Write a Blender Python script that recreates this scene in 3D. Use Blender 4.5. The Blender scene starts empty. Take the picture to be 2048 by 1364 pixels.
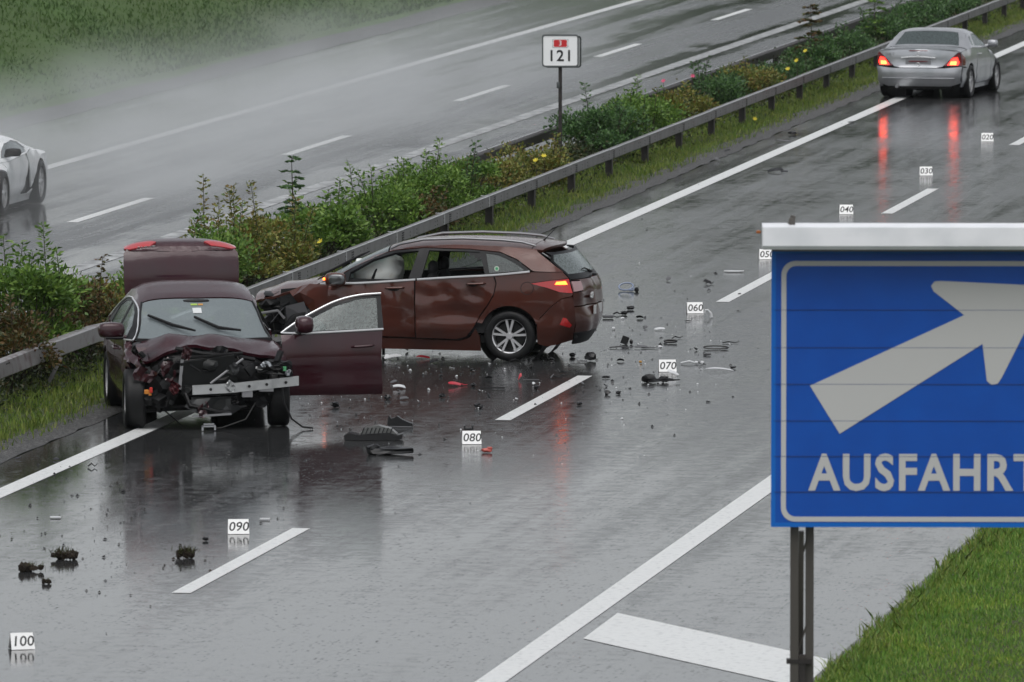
import bpy, bmesh, math, random
import numpy as np
from mathutils import Vector, Matrix, geometry as mgeo
R = math.radians
scene = bpy.context.scene
# ------------------------------------------------------------------ camera (long lens from a bridge)
cam_data = bpy.data.cameras.new('camera'); cam = bpy.data.objects.new('camera', cam_data)
scene.collection.objects.link(cam); scene.camera = cam
cam_data.sensor_width = 36.0; cam_data.lens = 322.08
cam_data.clip_start = 1.0; cam_data.clip_end = 3000
cam.location = (0, 0, 9.171); cam.rotation_euler = (R(90 - 4.531), 0, R(9.197))
cam_data.dof.use_dof = True; cam_data.dof.focus_distance = 112.0; cam_data.dof.aperture_fstop = 8.0
# ------------------------------------------------------------------ overcast sky and soft high sun
world = bpy.data.worlds.new('World'); scene.world = world; world.use_nodes = True
wn = world.node_tree; wn.nodes.clear()
w_out = wn.nodes.new('ShaderNodeOutputWorld'); w_bg = wn.nodes.new('ShaderNodeBackground')
w_sky = wn.nodes.new('ShaderNodeTexSky'); w_sky.sky_type = 'NISHITA'; w_sky.sun_disc = False
w_sky.sun_elevation = R(66); w_sky.sun_rotation = R(180); w_sky.air_density = 1.0
w_sky.dust_density = 3.0; w_sky.ozone_density = 1.0; w_sky.altitude = 400
w_hs = wn.nodes.new('ShaderNodeHueSaturation'); w_hs.inputs['Saturation'].default_value = 0.20
w_bg.inputs['Strength'].default_value = 0.15
wn.links.new(w_sky.outputs[0], w_hs.inputs['Color']); wn.links.new(w_hs.outputs[0], w_bg.inputs['Color'])
wn.links.new(w_bg.outputs[0], w_out.inputs['Surface'])
sun_data = bpy.data.lights.new('sun', 'SUN'); sun = bpy.data.objects.new('sun', sun_data)
scene.collection.objects.link(sun)
sun_data.energy = 1.4; sun_data.angle = R(60); sun_data.color = (1.0, 0.985, 0.965)
sun.rotation_euler = (R(90 - 66), 0, R(0))
scene.view_settings.view_transform = 'Standard'; scene.view_settings.look = 'None'
scene.view_settings.exposure = 0.0; scene.view_settings.gamma = 1.0
scene.cycles.use_denoising = True; scene.cycles.use_adaptive_sampling = True; scene.cycles.adaptive_threshold = .018
scene.cycles.max_bounces = 5; scene.cycles.diffuse_bounces = 2; scene.cycles.glossy_bounces = 3; scene.cycles.transparent_max_bounces = 16
scene.cycles.volume_bounces = 2; scene.cycles.caustics_reflective = False; scene.cycles.caustics_refractive = False
scene.cycles.sample_clamp_indirect = 6.0
COL = scene.collection
rng = np.random.default_rng(7); rnd = random.Random(11)

# ------------------------------------------------------------------ materials
MATS = {}
def mat(name, col, rough=.5, metal=0.0, spec=.5, coat=0.0, coat_rough=.05, bump=None, var=None, emis=None, trans=0.0,
        alpha=1.0, ior=1.45, rough_var=None):
    """bump = (scale, strength, distance); var = (scale, second colour, low, high)"""
    if name in MATS: return MATS[name]
    m = bpy.data.materials.new(name); m.use_nodes = True; nt = m.node_tree; N, L = nt.nodes, nt.links
    b = N['Principled BSDF']
    c4 = (*col, 1)
    b.inputs['Base Color'].default_value = c4; b.inputs['Roughness'].default_value = rough
    b.inputs['Metallic'].default_value = metal; b.inputs['Specular IOR Level'].default_value = spec
    b.inputs['Coat Weight'].default_value = coat; b.inputs['Coat Roughness'].default_value = coat_rough
    b.inputs['Transmission Weight'].default_value = trans; b.inputs['Alpha'].default_value = alpha
    b.inputs['IOR'].default_value = ior
    if emis:
        b.inputs['Emission Color'].default_value = (*emis[0], 1); b.inputs['Emission Strength'].default_value = emis[1]
    tc = None
    if bump or var or rough_var: tc = N.new('ShaderNodeTexCoord')
    if var:
        n = N.new('ShaderNodeTexNoise'); n.inputs['Scale'].default_value = var[0]; n.inputs['Detail'].default_value = 5
        L.new(tc.outputs['Object'], n.inputs['Vector'])
        r = N.new('ShaderNodeValToRGB'); r.color_ramp.elements[0].position = var[2]; r.color_ramp.elements[1].position = var[3]
        r.color_ramp.elements[0].color = c4; r.color_ramp.elements[1].color = (*var[1], 1)
        L.new(n.outputs['Fac'], r.inputs['Fac']); L.new(r.outputs['Color'], b.inputs['Base Color'])
    if rough_var:
        n = N.new('ShaderNodeTexNoise'); n.inputs['Scale'].default_value = rough_var[0]; n.inputs['Detail'].default_value = 4
        L.new(tc.outputs['Object'], n.inputs['Vector'])
        mr = N.new('ShaderNodeMapRange'); mr.inputs['From Min'].default_value = .35; mr.inputs['From Max'].default_value = .65
        mr.inputs['To Min'].default_value = rough_var[1]; mr.inputs['To Max'].default_value = rough_var[2]
        L.new(n.outputs['Fac'], mr.inputs['Value']); L.new(mr.outputs[0], b.inputs['Roughness'])
    if bump:
        n = N.new('ShaderNodeTexNoise'); n.inputs['Scale'].default_value = bump[0]; n.inputs['Detail'].default_value = 3
        L.new(tc.outputs['Object'], n.inputs['Vector'])
        bp = N.new('ShaderNodeBump'); bp.inputs['Strength'].default_value = bump[1]; bp.inputs['Distance'].default_value = bump[2]
        L.new(n.outputs['Fac'], bp.inputs['Height']); L.new(bp.outputs[0], b.inputs['Normal'])
    MATS[name] = m
    return m

def paint(name, col, metal=.35, rough=.32, drops=1.0):
    """car paint under clear coat, beaded with rain"""
    if name in MATS: return MATS[name]
    m = mat(name, col, rough, metal, .25, .8, .06); nt = m.node_tree; N, L = nt.nodes, nt.links; b = N['Principled BSDF']
    tc = N.new('ShaderNodeTexCoord')
    v = N.new('ShaderNodeTexVoronoi'); v.inputs['Scale'].default_value = 80; L.new(tc.outputs['Object'], v.inputs['Vector'])
    mr = N.new('ShaderNodeMapRange'); mr.inputs['From Min'].default_value = .15; mr.inputs['From Max'].default_value = .45
    mr.inputs['To Min'].default_value = 1; mr.inputs['To Max'].default_value = 0; L.new(v.outputs['Distance'], mr.inputs['Value'])
    ge = N.new('ShaderNodeNewGeometry'); sx = N.new('ShaderNodeSeparateXYZ'); L.new(ge.outputs['Normal'], sx.inputs[0])
    up = N.new('ShaderNodeMapRange'); up.inputs['From Min'].default_value = .25; up.inputs['From Max'].default_value = .85
    up.inputs['To Min'].default_value = 0.0; up.inputs['To Max'].default_value = 1.0; L.new(sx.outputs['Z'], up.inputs['Value'])
    mu = N.new('ShaderNodeMath'); mu.operation = 'MULTIPLY'; L.new(mr.outputs[0], mu.inputs[0]); L.new(up.outputs[0], mu.inputs[1])
    bp = N.new('ShaderNodeBump'); bp.inputs['Strength'].default_value = 0.32 * drops; bp.inputs['Distance'].default_value = .008
    L.new(mu.outputs[0], bp.inputs['Height'])
    L.new(bp.outputs[0], b.inputs['Coat Normal']); L.new(bp.outputs[0], b.inputs['Normal'])
    n = N.new('ShaderNodeTexNoise'); n.inputs['Scale'].default_value = 2.2; n.inputs['Detail'].default_value = 6; L.new(tc.outputs['Object'], n.inputs['Vector'])
    mx = N.new('ShaderNodeMix'); mx.data_type = 'RGBA'; mx.inputs['A'].default_value = (*col, 1)
    mx.inputs['B'].default_value = (col[0]*.72+.008, col[1]*.75+.008, col[2]*.75+.008, 1)
    r = N.new('ShaderNodeMapRange'); r.inputs['From Min'].default_value = .45; r.inputs['From Max'].default_value = .7; L.new(n.outputs['Fac'], r.inputs['Value'])
    L.new(r.outputs[0], mx.inputs['Factor']); L.new(mx.outputs['Result'], b.inputs['Base Color'])
    return m

def leaf_mat(name, cols, rough=.45, patch=None):
    """each leaf its own tone"""
    if name in MATS: return MATS[name]
    m = bpy.data.materials.new(name); m.use_nodes = True; nt = m.node_tree; N, L = nt.nodes, nt.links
    b = N['Principled BSDF']; b.inputs['Roughness'].default_value = rough; b.inputs['Specular IOR Level'].default_value = .4
    g = N.new('ShaderNodeNewGeometry'); r = N.new('ShaderNodeValToRGB')
    els = r.color_ramp.elements
    for i in range(len(cols) - 2): els.new(.5)
    for i, c in enumerate(cols): els[i].position = i / (len(cols) - 1); els[i].color = (*c, 1)
    L.new(g.outputs['Random Per Island'], r.inputs['Fac']); colr = r.outputs['Color']
    if patch:       # drier or lusher patches over the ground: (scale, tint)
        tc = N.new('ShaderNodeTexCoord'); n = N.new('ShaderNodeTexNoise'); n.inputs['Scale'].default_value = patch[0]; n.inputs['Detail'].default_value = 4; L.new(tc.outputs['Object'], n.inputs['Vector'])
        q = N.new('ShaderNodeMapRange'); q.inputs['From Min'].default_value = .42; q.inputs['From Max'].default_value = .64; L.new(n.outputs['Fac'], q.inputs['Value'])
        x = N.new('ShaderNodeMix'); x.data_type = 'RGBA'; x.blend_type = 'MULTIPLY'; L.new(q.outputs[0], x.inputs['Factor']); L.new(colr, x.inputs['A']); x.inputs['B'].default_value = (*patch[1], 1); colr = x.outputs['Result']
    L.new(colr, b.inputs['Base Color'])
    t = N.new('ShaderNodeBsdfTranslucent'); L.new(colr, t.inputs['Color'])
    mx = N.new('ShaderNodeMixShader'); mx.inputs[0].default_value = .22
    L.new(b.outputs[0], mx.inputs[1]); L.new(t.outputs[0], mx.inputs[2]); L.new(mx.outputs[0], N['Material Output'].inputs['Surface'])
    MATS[name] = m
    return m

# ------------------------------------------------------------------ object helpers
def tag(o, label=None, cat=None, group=None, kind=None):
    if label: o['label'] = label
    if cat: o['category'] = cat
    if group: o['group'] = group
    if kind: o['kind'] = kind
    return o
def link(name, me, m, parent=None):
    o = bpy.data.objects.new(name, me); COL.objects.link(o)
    if m is not None and me is not None and len(me.materials) == 0: me.materials.append(m)
    if parent is not None: o.parent = parent
    return o
def empty(name, loc=(0, 0, 0), rz=0.0):
    o = bpy.data.objects.new(name, None); COL.objects.link(o); o.location = loc; o.rotation_euler = (0, 0, rz)
    o.empty_display_size = .2
    return o
def mesh_np(name, V, F):
    """V (n,3), F (m,k) arrays, all faces with k corners"""
    V = np.asarray(V, np.float32); F = np.asarray(F, np.int32); me = bpy.data.meshes.new(name)
    me.vertices.add(len(V)); me.vertices.foreach_set('co', V.ravel())
    k = F.shape[1]; me.loops.add(F.size); me.loops.foreach_set('vertex_index', F.ravel())
    me.polygons.add(len(F)); me.polygons.foreach_set('loop_start', np.arange(0, F.size, k, dtype=np.int32))
    me.polygons.foreach_set('loop_total', np.full(len(F), k, np.int32))
    me.update(calc_edges=True)
    return me
def lerp_tab(x, tab):
    xs = [t[0] for t in tab]; ys = [t[1] for t in tab]
    return np.interp(x, xs, ys)

class MB:
    """collects shapes into one mesh"""
    def __init__(s): s.v = []; s.f = []
    def raw(s, vs, fs):
        n = len(s.v); s.v += [tuple(p) for p in vs]; s.f += [tuple(i + n for i in f) for f in fs]; return s
    def box(s, c, d, rot=None, taper=None, bev=0.0):
        bm = bmesh.new(); bmesh.ops.create_cube(bm, size=1)
        for q in bm.verts:
            q.co = Vector((q.co.x * d[0], q.co.y * d[1], q.co.z * d[2]))
            if taper and q.co.z > 0: q.co.x *= taper[0]; q.co.y *= taper[1]
        if bev: bmesh.ops.bevel(bm, geom=bm.edges[:], offset=bev, segments=2, affect='EDGES', profile=.5)
        M = rot if rot is not None else Matrix.Identity(3)
        bm.verts.index_update()
        s.raw([M @ q.co + Vector(c) for q in bm.verts], [[q.index for q in f.verts] for f in bm.faces]); bm.free(); return s
    def tube(s, pts, r, n=8, cap=True):
        pts = [Vector(p) for p in pts]; rr = r if isinstance(r, (list, tuple)) else [r] * len(pts)
        rings = []; up = Vector((0, 0, 1)); prev = None
        for i, p in enumerate(pts):
            t = (pts[min(i + 1, len(pts) - 1)] - pts[max(i - 1, 0)])
            t = t.normalized() if t.length > 1e-9 else Vector((0, 0, 1))
            a = prev if prev is not None else (up if abs(t.dot(up)) < .9 else Vector((1, 0, 0)))
            b = (a - t * a.dot(t)).normalized(); c = t.cross(b); prev = b
            rings.append([p + (b * math.cos(2 * math.pi * k / n) + c * math.sin(2 * math.pi * k / n)) * rr[i] for k in range(n)])
        vs = [q for ring in rings for q in ring]; fs = []
        for i in range(len(rings) - 1):
            for k in range(n): fs.append((i*n+k, i*n+(k+1) % n, (i+1)*n+(k+1) % n, (i+1)*n+k))
        if cap: fs.append(tuple(range(n))[::-1]); fs.append(tuple((len(rings)-1)*n + k for k in range(n)))
        return s.raw(vs, fs)
    def lathe(s, prof, n=24, axis='y', c=(0, 0, 0), close=False):
        vs = []; fs = []; m = len(prof)
        for k in range(n):
            a = 2 * math.pi * k / n
            for (rad, h) in prof:
                p = (rad * math.cos(a), h, rad * math.sin(a)) if axis == 'y' else (rad * math.cos(a), rad * math.sin(a), h)
                vs.append((p[0] + c[0], p[1] + c[1], p[2] + c[2]))
        for k in range(n):
            for i in range(m if close else m - 1):
                j = (i + 1) % m; k2 = (k + 1) % n
                fs.append((k*m+i, k*m+j, k2*m+j, k2*m+i))
        return s.raw(vs, fs)
    def prism(s, poly, y0, y1, plane='xz'):
        """extrude a polygon given in a plane"""
        def P(a, b, t): return (a, t, b) if plane == 'xz' else ((a, b, t) if plane == 'xy' else (t, a, b))
        n = len(poly); vs = [P(a, b, y0) for a, b in poly] + [P(a, b, y1) for a, b in poly]
        fs = [tuple(range(n)), tuple(range(2*n-1, n-1, -1))] + [(i, n+i, n+(i+1) % n, (i+1) % n) for i in range(n)]
        return s.raw(vs, fs)
    def xf(s, M):
        s.v = [tuple(M @ Vector(p)) for p in s.v]; return s
    def mesh(s, name, smooth=None):
        me = bpy.data.meshes.new(name); me.from_pydata(s.v, [], s.f); me.validate()
        bm = bmesh.new(); bm.from_mesh(me); bmesh.ops.recalc_face_normals(bm, faces=bm.faces[:]); bm.to_mesh(me); bm.free()
        if smooth is not None:
            me.shade_smooth(); me.set_sharp_from_angle(angle=R(smooth))
        return me
    def build(s, name, m, parent=None, smooth=35):
        return link(name, s.mesh(name, smooth), m, parent)

def text_mesh(txt, size, shear=0.0, offset=0.0, extrude=.001, align='CENTER', space=1.0):
    cu = bpy.data.curves.new('txt', 'FONT'); cu.body = txt; cu.size = size; cu.shear = shear; cu.offset = offset
    cu.extrude = extrude; cu.align_x = align; cu.align_y = 'CENTER'; cu.space_character = space; cu.resolution_u = 3
    o = bpy.data.objects.new('txt', cu); COL.objects.link(o); bpy.context.view_layer.update()
    me = bpy.data.meshes.new_from_object(o.evaluated_get(bpy.context.evaluated_depsgraph_get()))
    bpy.data.objects.remove(o); me.name = 'lettering'
    return me
def rrect(x0, z0, x1, z1, r, n=6):
    P = []
    for cx, cz, a0 in ((x1-r, z1-r, 0), (x0+r, z1-r, 90), (x0+r, z0+r, 180), (x1-r, z0+r, 270)):
        for k in range(n+1):
            a = R(a0 + 90*k/n); P.append((cx + r*math.cos(a), cz + r*math.sin(a)))
    return P
def ring_prism(mb, outer, inner, y0, y1):
    """flat frame between two outlines of equal count (xz plane)"""
    n = len(outer)
    vs = [(a, y0, b) for a, b in outer] + [(a, y0, b) for a, b in inner] + [(a, y1, b) for a, b in outer] + [(a, y1, b) for a, b in inner]
    fs = []
    for i in range(n):
        j = (i+1) % n
        fs += [(i, j, n+j, n+i), (2*n+i, 3*n+i, 3*n+j, 2*n+j), (i, 2*n+i, 2*n+j, j), (n+i, n+j, 3*n+j, 3*n+i)]
    mb.raw(vs, fs); return mb
# ------------------------------------------------------------------ ground, carriageways, markings
def ground_mat(name, c1, c2, c3, scale, bump=.6):
    m = bpy.data.materials.new(name); m.use_nodes = True; nt = m.node_tree; N, L = nt.nodes, nt.links; b = N['Principled BSDF']
    b.inputs['Roughness'].default_value = .8; b.inputs['Specular IOR Level'].default_value = .25
    tc = N.new('ShaderNodeTexCoord')
    n1 = N.new('ShaderNodeTexNoise'); n1.inputs['Scale'].default_value = scale; n1.inputs['Detail'].default_value = 8; n1.inputs['Roughness'].default_value = .7
    n2 = N.new('ShaderNodeTexNoise'); n2.inputs['Scale'].default_value = scale * .12; n2.inputs['Detail'].default_value = 5
    L.new(tc.outputs['Object'], n1.inputs['Vector']); L.new(tc.outputs['Object'], n2.inputs['Vector'])
    r = N.new('ShaderNodeValToRGB'); r.color_ramp.elements[0].position = .34; r.color_ramp.elements[1].position = .68
    r.color_ramp.elements[0].color = (*c1, 1); r.color_ramp.elements[1].color = (*c2, 1); L.new(n1.outputs['Fac'], r.inputs['Fac'])
    r2 = N.new('ShaderNodeMapRange'); r2.inputs['From Min'].default_value = .42; r2.inputs['From Max'].default_value = .66; L.new(n2.outputs['Fac'], r2.inputs['Value'])
    mx = N.new('ShaderNodeMix'); mx.data_type = 'RGBA'; mx.inputs['B'].default_value = (*c3, 1)
    L.new(r.outputs['Color'], mx.inputs['A']); L.new(r2.outputs[0], mx.inputs['Factor']); L.new(mx.outputs['Result'], b.inputs['Base Color'])
    bp = N.new('ShaderNodeBump'); bp.inputs['Strength'].default_value = bump; bp.inputs['Distance'].default_value = .06
    L.new(n1.outputs['Fac'], bp.inputs['Height']); L.new(bp.outputs[0], b.inputs['Normal'])
    return m

def wet_road_mat(name, rut_tab, seam=None, ro=(.30, .045), grad=.40, streak=.4):
    """wet asphalt: water film of uneven depth, wheel ruts that hold water, rain rings"""
    m = bpy.data.materials.new(name); m.use_nodes = True; nt = m.node_tree; N, L = nt.nodes, nt.links; b = N['Principled BSDF']
    tc = N.new('ShaderNodeTexCoord'); sx = N.new('ShaderNodeSeparateXYZ'); L.new(tc.outputs['Object'], sx.inputs[0])
    def noise(scale, detail=4, rough=.5, vec=None):
        n = N.new('ShaderNodeTexNoise'); n.inputs['Scale'].default_value = scale; n.inputs['Detail'].default_value = detail
        n.inputs['Roughness'].default_value = rough; L.new(vec or tc.outputs['Object'], n.inputs['Vector']); return n.outputs['Fac']
    def mrange(src, a, b_, c, d):
        q = N.new('ShaderNodeMapRange'); q.inputs['From Min'].default_value = a; q.inputs['From Max'].default_value = b_
        q.inputs['To Min'].default_value = c; q.inputs['To Max'].default_value = d; L.new(src, q.inputs['Value']); return q.outputs[0]
    def math_(op, a, b_):
        q = N.new('ShaderNodeMath'); q.operation = op
        for i, s in enumerate((a, b_)):
            if isinstance(s, (int, float)): q.inputs[i].default_value = s
            else: L.new(s, q.inputs[i])
        return q.outputs[0]
    # ruts across the carriageway: a ramp over x, edges wandering a little
    wob = mrange(noise(.35, 3), .3, .7, -.25, .25)
    mp = N.new('ShaderNodeMapping'); mp.inputs['Scale'].default_value = (1, .05, 1); L.new(tc.outputs['Object'], mp.inputs['Vector'])
    wob2 = mrange(noise(1.3, 4, .6, mp.outputs[0]), .3, .7, -.35, .35)
    xw = math_('ADD', math_('ADD', sx.outputs['X'], wob), wob2)
    x0, x1 = rut_tab[0][0], rut_tab[-1][0]
    ramp = N.new('ShaderNodeValToRGB'); els = ramp.color_ramp.elements
    for _ in range(len(rut_tab) - 2): els.new(.5)
    for i, (x, w) in enumerate(rut_tab): els[i].position = (x - x0) / (x1 - x0); els[i].color = (w, w, w, 1)
    L.new(mrange(xw, x0, x1, 0, 1), ramp.inputs['Fac'])
    film = math_('ADD', ramp.outputs['Color'], mrange(noise(.30, 5, .6), .3, .7, -.22*(1-streak), .22*(1-streak)))
    mp2 = N.new('ShaderNodeMapping'); mp2.inputs['Scale'].default_value = (1, .025, 1); L.new(tc.outputs['Object'], mp2.inputs['Vector'])
    film = math_('ADD', film, mrange(noise(2.6, 5, .65, mp2.outputs[0]), .3, .7, -.5*streak, .5*streak))
    film = math_('ADD', film, mrange(noise(5.0, 4, .65), .3, .7, -.22, .22))
    film = math_('ADD', film, mrange(sx.outputs['Y'], 108, 82, 0, grad))
    cl = N.new('ShaderNodeClamp'); L.new(film, cl.inputs[0]); film = cl.outputs[0]
    # colour: dark bitumen with stones, paler where worn
    cr = N.new('ShaderNodeValToRGB'); cr.color_ramp.elements[0].color = (.018, .019, .020, 1); cr.color_ramp.elements[1].color = (.060, .061, .062, 1)
    cr.color_ramp.elements[0].position = .3; cr.color_ramp.elements[1].position = .75
    L.new(noise(22, 6, .75), cr.inputs['Fac'])
    mx = N.new('ShaderNodeMix'); mx.data_type = 'RGBA'; mx.blend_type = 'MULTIPLY'; mx.inputs['Factor'].default_value = 1
    L.new(cr.outputs['Color'], mx.inputs['A'])
    pc = N.new('ShaderNodeValToRGB'); pc.color_ramp.elements[0].color = (.7, .7, .7, 1); pc.color_ramp.elements[1].color = (1.15, 1.15, 1.15, 1)
    L.new(noise(.5, 5), pc.inputs['Fac']); L.new(pc.outputs['Color'], mx.inputs['B'])
    col = mx.outputs['Result']
    if seam:
        for sxx, wd in seam:
            d = math_('ABSOLUTE', math_('SUBTRACT', math_('ADD', sx.outputs['X'], mrange(noise(.8, 4), .3, .7, -.03, .03)), sxx), 0)
            k = mrange(d, wd * .5, wd, 0.25, 1.0)
            m2 = N.new('ShaderNodeMix'); m2.data_type = 'RGBA'; m2.blend_type = 'MULTIPLY'; m2.inputs['Factor'].default_value = 1
            L.new(col, m2.inputs['A']); cmb = N.new('ShaderNodeCombineColor')
            for i in range(3): L.new(k, cmb.inputs[i])
            L.new(cmb.outputs[0], m2.inputs['B']); col = m2.outputs['Result']
    L.new(col, b.inputs['Base Color'])
    b.inputs['IOR'].default_value = 1.36; b.inputs['Specular IOR Level'].default_value = .5
    L.new(mrange(film, 0, 1, ro[0], ro[1]), b.inputs['Roughness'])
    # relief: stones poking through where the film is thin, rain-drop rings everywhere
    v = N.new('ShaderNodeTexVoronoi'); v.inputs['Scale'].default_value = 17; L.new(tc.outputs['Object'], v.inputs['Vector'])
    sc_ = N.new('ShaderNodeSeparateColor'); L.new(v.outputs['Color'], sc_.inputs[0])
    drop = math_('MULTIPLY', mrange(v.outputs['Distance'], .0, .30, 1, 0), mrange(sc_.outputs[0], .55, .70, 0, 1))
    st = math_('MULTIPLY', noise(30, 4, .65), mrange(film, .1, .9, 1.0, .16))
    sw = math_('MULTIPLY', noise(11, 3, .6), .32)
    h = math_('ADD', math_('ADD', st, sw), math_('MULTIPLY', math_('MULTIPLY', drop, mrange(noise(1.7, 3), .38, .62, .15, 1)), 1.35))
    bp = N.new('ShaderNodeBump'); bp.inputs['Strength'].default_value = .24; bp.inputs['Distance'].default_value = .008
    L.new(h, bp.inputs['Height']); L.new(bp.outputs[0], b.inputs['Normal'])
    return m

def sheet(name, quads, m, parent=None, kind='structure', sub=0):
    mb = MB()
    for q in quads: mb.raw(q, [tuple(range(len(q)))])
    me = bpy.data.meshes.new(name); me.from_pydata(mb.v, [], mb.f); me.update()
    o = link(name, me, m, parent)
    if parent is None: tag(o, kind=kind)
    return o
def rect(x0, x1, y0, y1, z): return [(x0, y0, z), (x1, y0, z), (x1, y1, z), (x0, y1, z)]

M_ground = ground_mat('soil_and_grass', (0.039, 0.058, 0.018), (0.072, 0.101, 0.029), (0.058, 0.065, 0.029), 9)
M_hill = ground_mat('hill_grass', (0.045, 0.085, 0.022), (0.075, 0.137, 0.034), (0.062, 0.098, 0.031), 1.6, .9)
M_near = wet_road_mat('wet_asphalt_near', [(-23, .85), (-21.2, .85), (-20.2, .75), (-19.4, .55), (-18.4, .72), (-17.3, .55), (-16.2, .48), (-15.0, .60), (-14.2, .50), (-13, .6), (-12.4, .6), (-9, .7)], seam=[(-16.32, .035), (-12.25, .03)])
M_far = wet_road_mat('wet_asphalt_far', [(-36, .9), (-33.0, .95), (-32.2, .85), (-31.5, .45), (-31.0, 1), (-30.5, .35), (-30.0, .45), (-29.5, 1), (-28.9, .6), (-28.4, .1), (-27.4, .1), (-26.9, 1.1), (-26.3, .9), (-25.9, .1), (-24.5, .4)], ro=(.30, .07), grad=0, streak=1.0)
M_white = mat('road_paint', (.68, .69, .68), .32, spec=.5, var=(14, (.40, .41, .41), .54, .72), bump=(160, .25, .004))
M_white_worn = mat('road_paint_worn', (.60, .61, .60), .35, spec=.5, var=(18, (.30, .31, .31), .50, .72), bump=(120, .3, .004))
M_gravel = mat('gravel_grey', (.026, .025, .023), .5, var=(26, (.16, .155, .15), .48, .72), bump=(34, 1.0, .04))

terrain = sheet('terrain', [rect(-900, 900, -200, 1400, -.06)], M_ground)
near_road = sheet('near_carriageway', [rect(-21.28, -9.95, 20, 420, 0)], M_near)
far_road = sheet('far_carriageway', [rect(-35.0, -24.35, 20, 420, 0)], M_far)
# paint: each line a sheet 4 mm up, a part of its carriageway
def marking(x0, x1, y0, y1, parent, name='lane_line', m=None):
    n = max(1, int((y1 - y0) / 30)); q = []
    for i in range(n): q.append(rect(x0, x1, y0 + (y1-y0)*i/n, y0 + (y1-y0)*(i+1)/n, .004))
    return sheet(name, q, m or M_white, parent)
marking(-20.68, -20.44, 60, 420, near_road, 'edge_line_or_sheen')
for u in (47.0, 65.5, 84.1, 102.9, 121.2, 139.6, 158.1, 176.6, 195.1): marking(-16.86, -16.68, u, u + 6.2, near_road, 'lane_dash')
marking(-12.86, -12.60, 50, 420, near_road, 'edge_line_or_sheen')
sheet('gore_bar', [[(-12.45, 80.9, .004), (-9.98, 77.4, .004), (-9.98, 79.5, .004), (-12.46, 83.05, .004)]], M_white, near_road)
sheet('gore_bar', [[(-12.45, 68.9, .004), (-9.98, 65.4, .004), (-9.98, 67.5, .004), (-12.46, 71.05, .004)]], M_white, near_road)
for k in range(-3, 9):
    u = 135.6 + 17.6 * k; marking(-28.80, -28.62, u, u + 5.9, far_road, 'lane_dash')
marking(-32.1, -31.85, 60, 420, far_road, 'edge_line_or_sheen', M_white_worn)
marking(-26.75, -26.45, 60, 420, far_road, 'edge_line_or_sheen', mat('wet_track_sheen', (.10, .10, .10), .35, var=(3.5, (.42, .43, .43), .38, .62), bump=(60, .3, .004)))  # blotchy pale strip painted in for the bright sheen of a wet track

# median strip: low grass bank between the rails, gravel shoulder along the near carriageway
def strip(name, prof, y0, y1, m, step=2.0, jit=0.0, parent=None, kind='structure'):
    n = int((y1 - y0) / step); V = []; F = []; k = len(prof)
    for i in range(n + 1):
        for j, (x, z) in enumerate(prof):
            V.append((x + rnd.uniform(-jit, jit) * (0 < j < k-1 or jit < .2), y0 + (y1-y0)*i/n, z + rnd.uniform(-jit, jit)*.25*(0 < j < k-1)))
    for i in range(n):
        for j in range(k - 1): F.append((i*k+j, i*k+j+1, (i+1)*k+j+1, (i+1)*k+j))
    me = bpy.data.meshes.new(name); me.from_pydata(V, [], F); me.shade_smooth()
    o = link(name, me, m, parent)
    if parent is None: tag(o, kind=kind)
    return o
strip('gravel_shoulder', [(-21.95, .010), (-21.7, .025), (-21.50, .018), (-21.28, .004)], 40, 420, M_gravel, .5, .05)
strip('median_bank', [(-24.5, -.02), (-24.2, .03), (-23.2, .07), (-22.3, .06), (-21.8, .035), (-21.62, .002)], 40, 420, M_ground, .6, .06)
# far side: kerb line, drain, then the cutting slope rising away from the road
strip('far_gutter', [(-35.9, .03), (-35.5, .02), (-35.2, .03), (-34.92, .006)], 40, 420, M_gravel, 1, .04)
strip('cutting_slope', [(-150, 7), (-95, 6), (-62, 4.6), (-48, 3.6), (-43, 2.7), (-39.8, 1.8), (-37, .55), (-36.2, .12), (-35.75, .0)], -60, 700, M_hill, 5, .18)
# right verge: edge stone and grass
strip('verge_edge', [(-9.98, -.01), (-9.96, .05), (-9.80, .06), (-9.74, .03)], 40, 420, mat('edge_stone', (.12, .12, .115), .5, bump=(30, .5, .01)), 1, .008)
strip('verge', [(-9.80, .03), (-9.4, .06), (-7, .10), (-3.5, .05), (-2.8, -.02)], 40, 420, M_ground, 1, .03)

# ------------------------------------------------------------------ grass blades (nobody could count them)
def blades(name, pts, hmin, hmax, wid, m, label, lean=.35):
    n = len(pts); P = np.asarray(pts); a = rng.uniform(0, 2*np.pi, n); h = rng.uniform(hmin, hmax, n)
    w = wid * rng.uniform(.7, 1.3, n); d = np.stack([np.cos(a), np.sin(a), np.zeros(n)], 1)
    la = rng.uniform(0, 2*np.pi, n); ll = h * rng.uniform(0, lean*2, n)
    tip = P + np.stack([np.cos(la)*ll, np.sin(la)*ll, h], 1); mid = P + np.stack([np.cos(la)*ll*.35, np.sin(la)*ll*.35, h*.55], 1)
    V = np.concatenate([P - d*w[:, None], P + d*w[:, None], mid + d*w[:, None]*.8, tip, mid - d*w[:, None]*.8], 0)
    i = np.arange(n); F = np.stack([i, i+n, i+2*n, i+3*n, i+4*n], 1)
    o = link(name, mesh_np(name, V, F), m); tag(o, label, 'grass', kind='stuff'); return o
M_blade = leaf_mat('grass_blades', [(0.069, 0.108, 0.023), (0.117, 0.186, 0.031), (0.186, 0.244, 0.043), (0.255, 0.274, 0.069), (0.108, 0.166, 0.031)], .5, patch=(.7, (.85, 1.0, .8)))
M_blade2 = leaf_mat('verge_blades', [(0.070, 0.164, 0.022), (0.102, 0.234, 0.031), (0.149, 0.288, 0.047), (0.265, 0.343, 0.078), (0.086, 0.196, 0.028)], .5, patch=(.9, (1.35, 1.22, 1.0)))
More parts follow.
